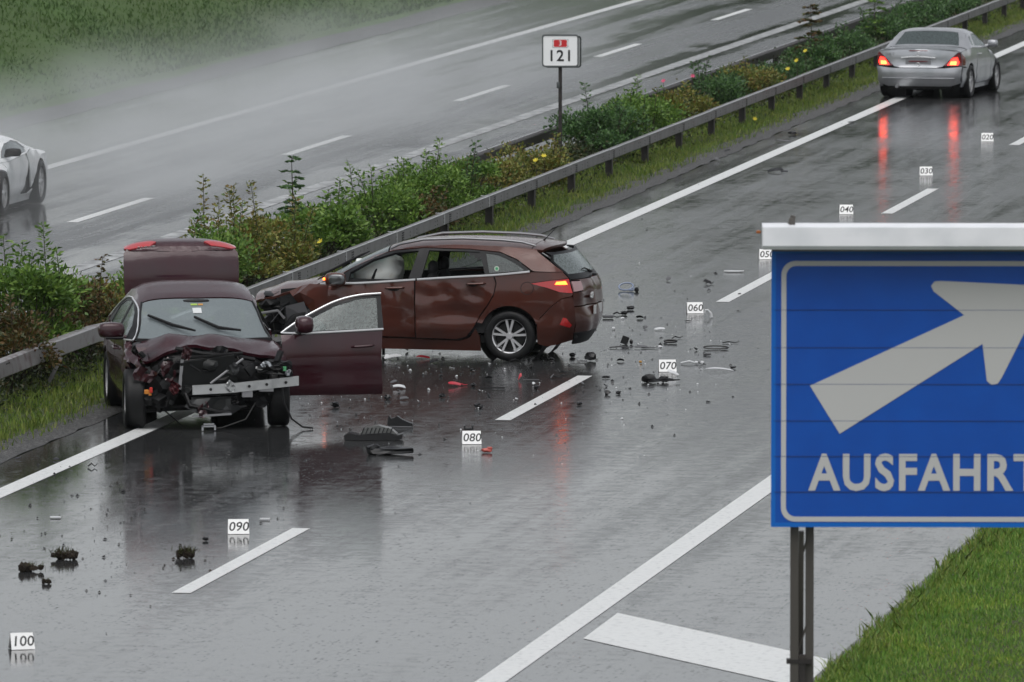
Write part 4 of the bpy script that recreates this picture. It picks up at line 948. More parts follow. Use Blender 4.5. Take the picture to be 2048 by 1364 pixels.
        mm = MB(); lump(mm, (1.56, side*1.03, 1.05), (.19, .31, .185), 4, .01, 3); mm.tube([(1.56, side*.86, .965), (1.56, side*.96, .985)], .028)
        if fn: mm.v = [tuple(p) for p in fn(np.array(mm.v))]
        mo = C.part('door_mirror', mm, P_burg, d, 60)
        ml = MB().tube([(1.50, side*.90, .965), (1.50, side*1.10, .965)], .018)
        if fn: ml.v = [tuple(p) for p in fn(np.array(ml.v))]
        C.part('mirror_base', ml, M_trim, d)
        # front wings, buckled
        fa = arch(.80, .345, .385, 20, 150, 10)
        if side > 0:
            C.panel('wing', 'side', [(.50, .66), (.62, .775)] + [(x, z-.014) for x, z in E((.8, 1.0, 1.2, 1.3))] + [(1.335, .93), (1.33, .6), (1.345, .28), (1.18, .28)] + fa, P_burg, side=side, g=.05,
                    fn=lambda V: crumple(V, .05*1.0, 12)*np.array([1, 1, 1]) + np.clip((.85-V[:, :1])/.4, 0, 1)*np.array([[.06, -.05, .05]]))
        else:
            C.panel('wing', 'side', [(.42, .60), (.55, .76)] + [(x, z-.014) for x, z in E((.8, 1.0, 1.2, 1.3))] + [(1.32, .93), (1.30, .6), (1.30, .30), (1.18, .30)] + fa, P_burg, side=side, g=.05,
                    fn=lambda V: crumple(V, .04, 14) + np.clip((.8-V[:, :1])/.4, 0, 1)*np.array([[.03, .02, .02]]))
        C.part('wheel_housing', MB().lathe([(.43, side*.35), (.43, side*.76)], 24, 'y', (3.62, 0, .34)), M_inside)
    # top skins
    C.top_panel('roof', [2.08, 2.2, 2.35, 2.55, 2.7, 2.9, 3.08], P_burg, (-.06, .05), g=.09)
    C.part('roof_fin', MB().raw([(2.93, -.02, 1.41), (2.93, .02, 1.41), (3.08, .03, 1.405), (3.08, -.03, 1.405), (3.06, 0, 1.475)], [(0, 1, 4), (1, 2, 4), (2, 3, 4), (3, 0, 4)]), P_burg)
    scr = C.top_panel('windscreen', [1.33, 1.5, 1.65, 1.85, 2.05], G_screen, (-.13, -.06), rim=0)
    xy = C.edge_xy([1.33, 1.5, 1.65, 1.85, 2.06], 1)
    fr = []
    for sgn in (1, -1):
        pts = [(x, sgn*(y-.012), float(C.T(np.array([x]), np.array([y-.012]))[0])+.004) for x, y in xy]; fr.append(pts)
        C.part('screen_trim', MB().tube(pts, .014, 6), M_trim, scr)
    C.top_panel('rear_window', [3.1, 3.3, 3.5, 3.7, 3.84], MATS['glass_side'], (.05, .06), rim=0)
    # things on and behind the windscreen
    def on_screen(x, y, dz=0.0): return (x, y, float(C.T(np.array([x]), np.array([abs(y)+1e-4]))[0])+dz)
    C.part('sensor_housing', lump(MB(), tuple(np.array(on_screen(1.985, .02, -.03))), (.15, .34, .06), 2, .02, 3), M_trim, scr, 60)
    for nm, x, y, w, h, mt in (('toll_sticker', 1.86, .055, .075, .035, mat('sticker_yellow_green', (.35, .5, .08), .5)), ('toll_sticker', 1.86, -.02, .055, .035, mat('sticker_orange', (.5, .25, .06), .5)), ('paper_slip', 1.74, .03, .10, .12, mat('paper', (.6, .62, .62), .6))):
        p = on_screen(x, y, .004); s_ = math.atan2(.18, .4)
        C.part(nm, MB().box(p, (h, w, .003), rot=Matrix.Rotation(-R(25), 3, 'Y')), mt, scr, None)
    for pts in ([(1.24, .10, 1.06), (1.44, .34, 0), (1.66, .60, 0)], [(1.24, -.42, 1.06), (1.38, -.18, 0), (1.56, .08, 0)]):
        q = [pts[0]] + [on_screen(x, y, .045) for x, y, _ in pts[1:]]
        C.part('windscreen_wiper', MB().tube(q, [.012, .021, .016], 6), M_trim)
    # bonnet folded up into a ridge
    def hood(V):
        V = V.copy(); x, y = V[:, 0].copy(), V[:, 1].copy(); k = np.clip((1.34-x)/.80, 0, 1)
        tri = lambda t, w: np.clip(1-np.abs(t)/w, 0, 1)
        ridge = .085*tri(y-.40-.12*k, .26)*np.sin(np.clip(k*1.3, 0, 1)*math.pi)**.7 + .07*tri(y+.05, .50)*np.sin(np.clip(k*1.1, 0, 1)*math.pi)
        V[:, 0] = x + .10*k; V[:, 2] += .06*k + ridge + .05*k*k*tri(y-.15, .3) - .12*k**2*tri(y-.68, .2) - .07*k**2*tri(y+.6, .3) + .03*tri(np.mod(y*2.3+x*1.7, 1)-.5, .5)*k - .02*k
        return V
    C.top_panel('bonnet', [.56, .7, .85, 1.0, 1.15, 1.28], P_burg, (-.02, -.13), g=.055, fn=hood, rim=.035, sharp=16)
    C.part('bonnet_fold', MB().raw([(.70, .56, .99), (.62, .70, .92), (.60, .80, .86), (.68, .83, .92), (.80, .82, .95), (.78, .66, .97)], [(0, 1, 2, 3, 4, 5)]), P_burg, None, None)
    C.part('hinge_corner', lump(MB(), (.86, .80, .90), (.24, .12, .12), 52, .3), M_plast, None, 30)
    # raised boot lid
    H2 = np.array([3.86, 0, 1.115]); LA = R(89)
    def lift(V):
        V = V-H2; c, s_ = math.cos(LA), math.sin(LA); x, z = V[:, 0].copy(), V[:, 2].copy()
        z = z + .045*np.sin(np.clip(x/.62, 0, 1)*math.pi); V = np.stack([c*x-s_*z, V[:, 1], s_*x+c*z], 1)+H2+np.array([.03, 0, .02]); return V
    hp_ = [(3.88, .56), (3.93, .625), (4.05, .665), (4.2, .675), (4.38, .675), (4.48, .668), (4.53, .63), (4.55, .45), (4.558, .25)]
    tp = hp_+[(4.56, 0)]+[(x, -y) for x, y in hp_[::-1]]
    lid = C.panel('boot_lid', 'top', tp, P_burg, g=.08, fn=lift, rim=.05)
    rf = [(.60, .80), (.66, .90), (.655, .97), (.61, 1.03), (.50, 1.06), (.25, 1.078), (0, 1.084), (-.25, 1.078), (-.50, 1.06), (-.61, 1.03), (-.655, .97), (-.66, .90), (-.60, .80), (-.3, .76), (.3, .76)]
    def liftR(V):
        V = lift(V); return V
    C.panel('boot_lid_face', 'rear', rf, P_burg, parent=lid, x0=4.2, fn=liftR, g=.08)
    for s_ in (1, -1):
        C.panel('tail_lamp', 'rear', [(s_*.655, .86), (s_*.655, .985), (s_*.60, 1.03), (s_*.36, 1.035), (s_*.28, .97), (s_*.34, .90)], mat('lens_red_pink', (.45, .035, .04), .2, coat=1), parent=lid, x0=4.2, fn=liftR, g=.06, inset=-.012)
    pm = MB().box((4.60, 0, .88), (.015, .54, .12)); pm.v = [tuple(p) for p in lift(np.array(pm.v))]; C.part('number_plate', pm, mat('plate_white', (.6, .6, .6), .4), lid, None)
    em = MB().lathe([(.001, 0), (.04, 0), (.04, .012), (.001, .012)], 16, 'z'); em.v = [tuple(p) for p in lift(np.array([(4.56-z, y, 1.0+x) for x, y, z in em.v]))]; C.part('emblem', em, M_chrome, lid)
    t = link('model_name', text_mesh('GIULIA', .06, offset=.001, extrude=.003, space=1.2), M_chrome, lid)
    me = t.data; co = np.empty(len(me.vertices)*3, np.float32); me.vertices.foreach_get('co', co); co = co.reshape(-1, 3)
    V3 = np.stack([np.full(len(co), 4.585)+co[:, 2], -.02+co[:, 0]*1+.42, 1.025+co[:, 1]], 1); V3[:, 0] -= np.abs(V3[:, 1])*.06
    V3 = lift(V3) - np.array([L/2, 0, 0]); me.vertices.foreach_set('co', V3.astype(np.float32).ravel()); me.update()
    lin = MB().box((4.16, 0, 1.015), (.46, 1.0, .03)); lin.v = [tuple(p) for p in lift(np.array(lin.v))]; C.part('lid_lining', lin, M_inside, lid, None)
    # rear end below the lid
    bp = [(float(C.W(XB(z), z)[0])*.99, z) for z in (.75, .55, .35, .24)]
    C.panel('rear_bumper', 'rear', bp + [(-y, z) for y, z in bp[::-1]], P_burg, x0=4.2, g=.10)
    C.part('boot_well', MB().box((4.1, 0, .62), (.6, 1.3, .5)), M_inside, None, None)
    # cabin
    C.part('floor_pan', MB().box((2.3, 0, .27), (2.2, 1.55, .12)).box((3.6, 0, .45), (.9, 1.0, .5)), M_inside, None, None)
    C.part('dashboard', lump(lump(MB(), (1.62, 0, .86), (.44, 1.42, .26), 8, .02, 3), (1.46, 0, .95), (.42, 1.3, .07), 3, .02), M_inside, None, 60)
    C.part('steering_wheel', MB().tube([(1.92+.06*math.sin(t), -.38+.185*math.cos(t), .96+.175*math.sin(t)) for t in np.linspace(0, 2*math.pi, 25)], .017, 8, False), M_trim)
    seat(C, 2.2, -.38, h=.98); seat(C, 2.2, .38, h=.98)
    C.part('rear_bench', lump(lump(MB(), (3.05, 0, .48), (.5, 1.3, .2), 1, .03), (3.32, 0, .78), (.16, 1.3, .5), 2, .03), M_seat, None, 60)
    C.part('firewall', MB().box((1.30, 0, .64), (.10, 1.52, .66)), M_inside, None, None)
    C.part('pillar_inner', MB().tube([(1.36, -.83, .30), (1.36, -.83, .92)], .06), M_trim)
    for sd in (1,): C.part('door_lining', MB().box((2.0, sd*.82, .64), (1.2, .03, .60)), M_inside, None, None)
    # crushed front: everything behind the missing bumper
    B = C.part
    B('engine_bay', lump(lump(lump(MB(), (.86, .05, .58), (.60, 1.25, .56), 61, .14, 3), (.66, -.28, .56), (.45, .75, .46), 62, .2, 3), (.62, .45, .60), (.35, .45, .34), 63, .25, 3), M_plast, None, 30)
    B('radiator', MB().box((.47, .02, .60), (.05, .62, .42), rot=Matrix.Rotation(R(-8), 3, 'X') @ Matrix.Rotation(R(-10), 3, 'Y')), M_rad, None, None)
    B('radiator_frame', MB().tube([(.44, .34, .80), (.43, .32, .40)], .022, 6).tube([(.44, .34, .81), (.46, -.36, .86)], .020, 6).tube([(.43, .33, .40), (.46, -.3, .40)], .018, 6), M_plast)
    B('radiator_edge', MB().box((.435, .345, .63), (.04, .035, .34), rot=Matrix.Rotation(R(5), 3, 'X')), M_bent, None, None)
    # crash beam: two lengths with a buckle, leaning down to one side
    def cb(y0, y1, z0, z1, x0, x1, h):
        p = [(x0, y0, z0-h/2), (x1, y1, z1-h/2), (x1, y1, z1+h/2), (x0, y0, z0+h/2)]; q = [(x+.045, y, z) for x, y, z in p]
        return MB().raw(p+q, [(0, 1, 2, 3), (7, 6, 5, 4), (0, 4, 5, 1), (1, 5, 6, 2), (2, 6, 7, 3), (3, 7, 4, 0)])
    bm_ = B('crash_beam', cb(.22, -.22, .455, .475, .36, .33, .105), M_alu, None, None)
    B('crash_beam_end', cb(-.20, -.99, .475, .545, .31, .40, .105), M_alu, bm_, None)
    B('beam_buckle', sheet_bit(.16, .15, 71, .05).xf(Matrix.Translation((.325, -.21, .49)) @ Matrix.Rotation(R(90), 4, 'Z')), M_alu, bm_, 30)
    for y, z in ((-.42, .495), (-.62, .512), (-.84, .530), (.02, .465)): B('bolt_hole', MB().lathe([(.001, 0), (.017, 0), (.017, .004)], 10, 'z').xf(Matrix.Translation((.306+.09*max(0, -.2-y), y, z)) @ Matrix.Rotation(R(-90), 4, 'Y')), M_dark, bm_)
    B('beam_bracket', MB().box((.40, -.40, .43), (.10, .12, .12)).box((.42, -.62, .46), (.10, .16, .06)), M_bent, None, None)
    B('brace_rod', MB().tube([(.33, .02, .53), (.42, -.36, .80)], .013, 6), M_bent)
    B('washer_hose', MB().tube([(.40, -.50, .70), (.38, -.66, .64), (.40, -.86, .63)], .014, 6), mat('white_hose', (.55, .55, .54), .4))
    B('hose', MB().tube([(.5, .4, .92), (.46, .1, .86), (.48, -.2, .84), (.5, -.5, .78)], .024, 8), M_plast)
    B('hose', MB().tube([(.45, .30, .42), (.35, .25, .28), (.4, -.1, .2), (.45, -.4, .26)], .028, 8), M_plast)
    B('torn_inner_wing', sheet_bit(.20, .38, 81, .09).xf(Matrix.Translation((.46, .48, .66)) @ Matrix.Rotation(R(100), 4, 'Z') @ Matrix.Rotation(R(18), 4, 'Y')), mat('burgundy_torn', (.030, .005, .008), .35, coat=.5), None, 30)
    B('torn_inner_wing', sheet_bit(.34, .20, 82, .09).xf(Matrix.Translation((.48, .76, .62)) @ Matrix.Rotation(R(80), 4, 'Z')), MATS['burgundy_torn'], None, 30)
    B('torn_inner_wing', sheet_bit(.16, .16, 83, .06).xf(Matrix.Translation((.40, .42, .48)) @ Matrix.Rotation(R(95), 4, 'Z')), mat('red_primer', (.055, .008, .011), .45), None, 30)
    B('connector', MB().box((.38, .74, .44), (.05, .05, .05), bev=.008).box((.38, .70, .43), (.04, .03, .06)), mat('connector_orange', (.55, .20, .03), .4), None, None)
    B('connector', MB().box((.37, .69, .46), (.05, .035, .06), bev=.006), mat('connector_red', (.5, .03, .02), .4), None, None)
    B('head_lamp_wreck', lump(lump(MB(), (.42, -.72, .70), (.22, .34, .15), 91, .3, 3), (.5, -.84, .62), (.2, .16, .14), 92, .3), M_plast, None, 28)
    B('lamp_shard', sheet_bit(.14, .10, 93, .03).xf(Matrix.Translation((.33, -.62, .74)) @ Matrix.Rotation(R(75), 4, 'Z')), mat('clear_plastic', (.30, .32, .34), .15, coat=.6), None, 30)
    B('lamp_shard', sheet_bit(.10, .12, 94, .03).xf(Matrix.Translation((.36, -.86, .66)) @ Matrix.Rotation(R(100), 4, 'Z')), MATS['clear_plastic'], None, 30)
    B('wiring_plug', MB().box((.34, -.82, .69), (.03, .04, .05)), mat('plug_green', (.10, .35, .16), .4), None, None)
    B('under_tray', sheet_bit(.75, .26, 95, .08, 9).xf(Matrix.Translation((.40, -.06, .27)) @ Matrix.Rotation(R(92), 4, 'Z')), mat('tray_black', (.022, .023, .024), .28), None, 30)
    B('intercooler', MB().box((.44, -.02, .30), (.08, .50, .14)), M_rad, None, None)
    B('lower_strip', MB().box((.36, .0, .17), (.02, .44, .022), rot=Matrix.Rotation(R(-3), 3, 'X')), M_bent, None, None)
    B('lower_arm', MB().tube([(.62, .74, .22), (.66, .2, .24), (.62, -.5, .22)], .035, 8), M_plast)
    B('hanging_cable', MB().tube([(.42, -.80, .50), (.36, -.82, .30), (.33, -.90, .12), (.30, -1.02, .03), (.30, -1.14, .016)], .012, 6), M_plast)
    B('hanging_cable', MB().tube([(.42, -.50, .30), (.33, -.38, .12), (.28, -.1, .03), (.26, .08, .02)], .010, 6), M_plast)
    B('splash_sheet', sheet_bit(.5, .4, 96, .1, 8).xf(Matrix.Translation((.46, .56, .42)) @ Matrix.Rotation(R(95), 4, 'Z')), M_plast, None, 28)
    B('splash_sheet', sheet_bit(.45, .36, 97, .1, 8).xf(Matrix.Translation((.48, -.52, .38)) @ Matrix.Rotation(R(85), 4, 'Z')), M_plast, None, 28)
    q = random.Random(5)
    for i in range(26):
        y = q.uniform(-.85, .80); z = q.uniform(.22, .88); x = q.uniform(.36, .55); k = i % 4
        if k == 0: B('broken_bit', MB().box((x, y, z), (q.uniform(.04, .10), q.uniform(.04, .16), q.uniform(.03, .12)), rot=Matrix.Rotation(q.uniform(0, 3), 3, (1, .4, .2)), bev=.006), M_plast, None, 30)
        elif k == 1: B('broken_pipe', MB().tube([(x, y, z), (x-.05, y+q.uniform(-.1, .1), z+q.uniform(-.12, .05)), (x, y+q.uniform(-.22, .22), z+q.uniform(-.2, .1))], q.uniform(.007, .018), 6), M_plast if i % 8 else M_bent)
        elif k == 2: B('torn_sheet', sheet_bit(q.uniform(.12, .26), q.uniform(.08, .2), 200+i, .04).xf(Matrix.Translation((x-.04, y, z)) @ Matrix.Rotation(R(q.uniform(60, 120)), 4, 'Z') @ Matrix.Rotation(q.uniform(-.6, .6), 4, 'Y')), (M_plast, MATS['tray_black'], MATS['burgundy_torn'])[i % 3], None, 30)
        else: B('cast_part', lump(MB(), (x+.05, y, z), (.12, q.uniform(.08, .2), q.uniform(.08, .16)), 300+i, .2), M_rad, None, 30)
    wheel(C, .78, .84, .335, .235, 1, (5, 'twin'), R(-2)); wheel(C, .80, -.80, .335, .235, -1, (5, 'twin'), R(-4))
    wheel(C, 3.62, .80, .335, .225, 1, (5, 'twin')); wheel(C, 3.62, -.80, .335, .225, -1, (5, 'twin'))
    return root
build_sedan()
# ------------------------------------------------------------------ silver roadster with its tail lights on
P_silver = paint('silver_paint', (.42, .43, .45), .55, .30, .7)
M_tail_on = mat('tail_light_lit', (.6, .02, .015), .2, emis=((1.0, .03, .02), 5.0))
M_tail_core = mat('tail_light_core', (.9, .3, .05), .2, emis=((1.0, .075, .02), 13.0))
M_tail_dark = mat('tail_light_dark', (.16, .008, .012), .12, coat=1)
def star(mb, r, c, nrm=(1, 0, 0)):
    """small round badge with three spokes, facing +x"""
    ring = [(c[0], c[1]+r*math.cos(t), c[2]+r*math.sin(t)) for t in np.linspace(0, 2*math.pi, 21)]; mb.tube(ring, r*.10, 5, False)
    for k in range(3):
        t = R(90+120*k); mb.tube([c, (c[0], c[1]+r*math.cos(t), c[2]+r*math.sin(t))], [r*.14, r*.05], 5)
    return mb
def build_roadster():
    L = 4.01; a = R(264); ca, sa = math.cos(a), math.sin(a); rx = 3.16-L/2
    root = empty('roadster_car', (-20.10-ca*rx, 173.75-sa*rx, 0), a)
    tag(root, 'silver two seat roadster with closed hardtop and glowing red tail lights', 'car')
    prof = [(.1, .22, .3), (0, .42, .4), (.05, .6, .35), (.2, .68, .25), (.7, .80, .18), (1.15, .885, .16), (1.32, .925, .18), (1.65, 1.11, .2), (1.95, 1.235, .17), (2.2, 1.285, .13), (2.5, 1.295, .12), (2.75, 1.265, .14),
            (3.02, 1.13, .18), (3.27, 1.0, .15), (3.42, .975, .11), (3.75, .962, .10), (3.91, .950, .10), (3.955, .88, .15), (3.96, .66, .17), (4.0, .58, .18), (4.01, .46, .20), (3.97, .32, .22), (3.86, .18, .2)]
    plan = [(0, .62), (.4, .78), (1.0, .845), (2, .857), (3.2, .857), (3.7, .85), (4.01, .80)]
    belt = [(0, .72), (1.3, .88), (2.8, .945), (4.01, .93)]
    edge = [(.15, .62), (.7, .735), (1.15, .82), (1.32, .86), (1.65, 1.04), (1.95, 1.162), (2.2, 1.212), (2.5, 1.222), (2.75, 1.19), (3.02, 1.06), (3.27, .94), (3.42, .915), (3.75, .905), (3.92, .885)]
    C = Car(L, prof, plan, belt, .70, edge, root, p=3.4)
    E = lambda xs: [(x, float(C.E(x))) for x in xs]
    xbt = [(.20, 3.72), (.40, 3.80), (.60, 3.80), (.75, 3.80), (.90, 3.82)]
    XB = lambda z: float(np.interp(z, [t[0] for t in xbt], [t[1] for t in xbt]))
    yc = lambda z: float(C.W(XB(z), z)[0])*.99
    WN = [(1.52, .93), (1.68, 1.02), (1.95, 1.13), (2.2, 1.178), (2.42, 1.185), (2.55, 1.10), (2.66, .965)]
    WQ = [(2.62, 1.13), (2.70, 1.155), (2.80, 1.12), (2.90, .985), (2.72, .97)]
    for side in (-1, 1):
        C.panel('roof_side', 'side', E((1.36, 1.5, 1.65, 1.8, 1.95, 2.08, 2.2, 2.35, 2.5, 2.62, 2.75, 2.9, 3.02, 3.15, 3.27)) + [(3.25, .93), (2.86, .945), (2.5, .925), (1.40, .885)], P_silver, side=side, holes=(WN, WQ), g=.08)
        C.panel('window', 'side', WN, glass_mat('glass_green', (.12, .17, .16), .16, (.24, .30, .29)), side=side, inset=.01, rim=0)
        C.panel('quarter_window', 'side', WQ, MATS['glass_green'], side=side, inset=.01, rim=0)
        d = C.panel('door', 'side', [(1.34, .25), (1.34, .86), (1.6, .885), (2.1, .905), (2.52, .918), (2.60, .70), (2.58, .40), (2.48, .25)], P_silver, side=side)
        y0 = side*float(C.W(2.4, .80)[0]); C.part('door_handle', MB().tube([(2.30, y0, .80), (2.33, y0+side*.03, .803), (2.45, y0+side*.03, .808), (2.48, y0, .808)], .013, 6), M_chrome, d)
        ra = arch(3.16, .32, .345, 165, 12, 12)
        C.panel('rear_wing', 'side', [(2.63, .25), (2.63, .70), (2.55, .918), (2.86, .938), (3.25, .925), (3.42, .908), (3.75, .898), (XB(.88), .88), (XB(.62), .62), (3.52, .60), (3.49, .43)] + ra[::-1] + [(2.82, .25)], P_silver, side=side)
        C.panel('front_wing', 'side', E((.25, .5, .7, .95, 1.15, 1.31)) + [(1.32, .25), (1.18, .25)] + arch(.76, .32, .345, 20, 160, 10) + [(.3, .35), (.2, .5)], P_silver, side=side)
        C.panel('bumper_corner', 'side', [(3.53, .58), (XB(.60), .60), (XB(.4), .4), (XB(.22), .22), (3.55, .22), (3.50, .42)], P_silver, side=side, inset=-.006)
        C.panel('sill', 'side', [(1.2, .15), (1.2, .235), (2.78, .235), (2.80, .15)], P_silver, side=side)
        # tail lamp: dark wedge wrapping the corner, lit lower field
        lampR = [(side*yc(.64), .635), (side*yc(.76), .76), (side*yc(.88)*.985, .885), (side*.665, .80), (side*.50, .645), (side*.52, .632)]
        lo = C.panel('tail_lamp', 'rear', lampR, M_tail_dark, x0=3.6, inset=-.008, g=.05)
        C.panel('tail_light', 'rear', [(side*.76, .65), (side*.565, .65), (side*.66, .78), (side*.75, .80), (side*.785, .70)], M_tail_on, parent=lo, x0=3.6, inset=-.013, g=.05, rim=.004)
        C.panel('indicator_light', 'rear', [(side*.735, .655), (side*.61, .655), (side*.63, .72), (side*.74, .725)], M_tail_core, parent=lo, x0=3.6, inset=-.018, g=.05, rim=.004)
        C.panel('tail_lamp', 'side', [(3.60, .70), (3.66, .78), (XB(.86), .86), (XB(.64), .64), (3.66, .645)], M_tail_dark, side=side, inset=-.006, g=.05)
        mirror(C, 1.52, side*.80, .965, side, P_silver, d=(.16, .20, .14))
        wheel(C, 3.16, side*.755, .312, .225, side, (5, 'single')); wheel(C, .76, side*.75, .312, .205, side, (5, 'single'))
        C.part('wheel_housing', MB().lathe([(.40, side*.35), (.40, side*.70)], 24, 'y', (3.16, 0, .32)), M_inside)
        C.part('wheel_housing', MB().lathe([(.40, side*.35), (.40, side*.70)], 24, 'y', (.76, 0, .32)), M_inside)
    C.top_panel('bonnet', [.2, .45, .7, .95, 1.15, 1.3], P_silver, (-.15, -.08), g=.10)
    C.top_panel('windscreen', [1.34, 1.5, 1.65, 1.8, 1.95], MATS['glass_green'], (-.12, -.05), rim=0)
    C.top_panel('roof', [1.97, 2.1, 2.2, 2.35, 2.5, 2.62, 2.74], P_silver, (-.05, .05), g=.09)
    hole = [(x, y) for x, y in [(2.80, .52), (2.80, 0), (2.80, -.52), (3.02, -.585), (3.24, -.63), (3.25, 0), (3.24, .63), (3.02, .585)]]
    a_ = C.edge_xy([2.75, 2.9, 3.02, 3.15, 3.27], 1); b_ = C.edge_xy([3.27, 3.15, 3.02, 2.9, 2.75], -1)
    C.panel('rear_frame', 'top', [(2.80, 0)] + a_ + [(3.33, .4), (3.34, 0), (3.33, -.4)] + b_, P_silver, holes=(hole,), g=.08)
    C.panel('rear_window', 'top', hole, glass_mat('glass_rear_green', (.07, .10, .10), .30, (.17, .215, .215), .4), g=.08, rim=0, inset=.006)
    C.top_panel('boot_top', [3.36, 3.45, 3.6, 3.75, 3.84], P_silver, (.02, .045), g=.08)
    lid = [(yc(.885)*.97, .905), (.66, .80), (.47, .62), (.35, .60), (-.35, .60), (-.47, .62), (-.66, .80), (-yc(.885)*.97, .905), (-.4, .935), (0, .942), (.4, .935)]
    bl = C.panel('boot_lid', 'rear', lid, P_silver, x0=3.6, g=.07)
    bz = [(yc(.60), .618), (yc(.45), .45), (yc(.30), .30), (.6, .24), (-.6, .24), (-yc(.30), .30), (-yc(.45), .45), (-yc(.60), .618), (-.5, .588), (.5, .588)]
    C.panel('rear_bumper', 'rear', bz, P_silver, x0=3.55, g=.08, inset=-.006)
    C.part('bumper_crease', MB().tube([(float(C.Rr(np.array([abs(y)]), np.array([.40]), 3.55)[0])+.012, y, .395) for y in np.linspace(-.70, .70, 15)], .012, 6), P_silver)
    sx_ = lambda y, z: float(C.Rr(np.array([abs(y)+1e-4]), np.array([z]), 3.6)[0])
    C.part('plate_recess', MB().box((sx_(0, .70)-.004, 0, .705), (.02, .50, .125), bev=.006), mat('recess_grey', (.20, .205, .215), .4), bl, None)
    C.part('boot_handle', MB().tube([(sx_(y, .80)+.012, y, .80-.02*(y/.33)**2) for y in np.linspace(-.33, .33, 9)], .013, 6), M_chrome, bl)
    C.part('recess_strip', MB().box((sx_(0, .71)+.012, 0, .715), (.01, .36, .014)), M_tail_dark, bl, None)
    C.part('high_brake_light', MB().box((sx_(0, .93)+.003, 0, .918), (.012, .36, .016)), M_tail_dark, bl, None)
    C.part('badge', star(MB(), .036, (sx_(0, .87)+.008, 0, .865)), M_chrome, bl); C.part('badge', star(MB(), .034, (sx_(0, .66)+.022, 0, .662)), M_chrome, bl)
    t = link('model_badge', text_mesh('SLK 230', .062, offset=.001, extrude=.003, space=1.15), mat('badge_grey', (.22, .22, .23), .3, metal=.6), bl); t.location = (sx_(.5, .86)+.006-L/2, -.52, .85); t.rotation_euler = (R(90), 0, R(90+10))
    C.part('exhaust', MB().tube([(3.7, -.42, .24), (3.95, -.42, .24)], .035, 10), M_bent)
    C.part('rear_valance', MB().box((3.74, 0, .24), (.12, 1.2, .12)), M_plast, None, None)
    C.part('underbody', MB().box((2.0, 0, .30), (2.4, 1.3, .18)).box((3.3, 0, .42), (.9, .95, .34)).box((.8, 0, .42), (1.0, .95, .34)), M_inside, None, None)
    seat(C, 1.95, -.36, h=.9); seat(C, 1.95, .36, h=.9)
    C.part('dashboard', lump(MB(), (1.5, 0, .78), (.4, 1.3, .24), 8, .02, 3), M_inside, None, 60)
    return root
build_roadster()

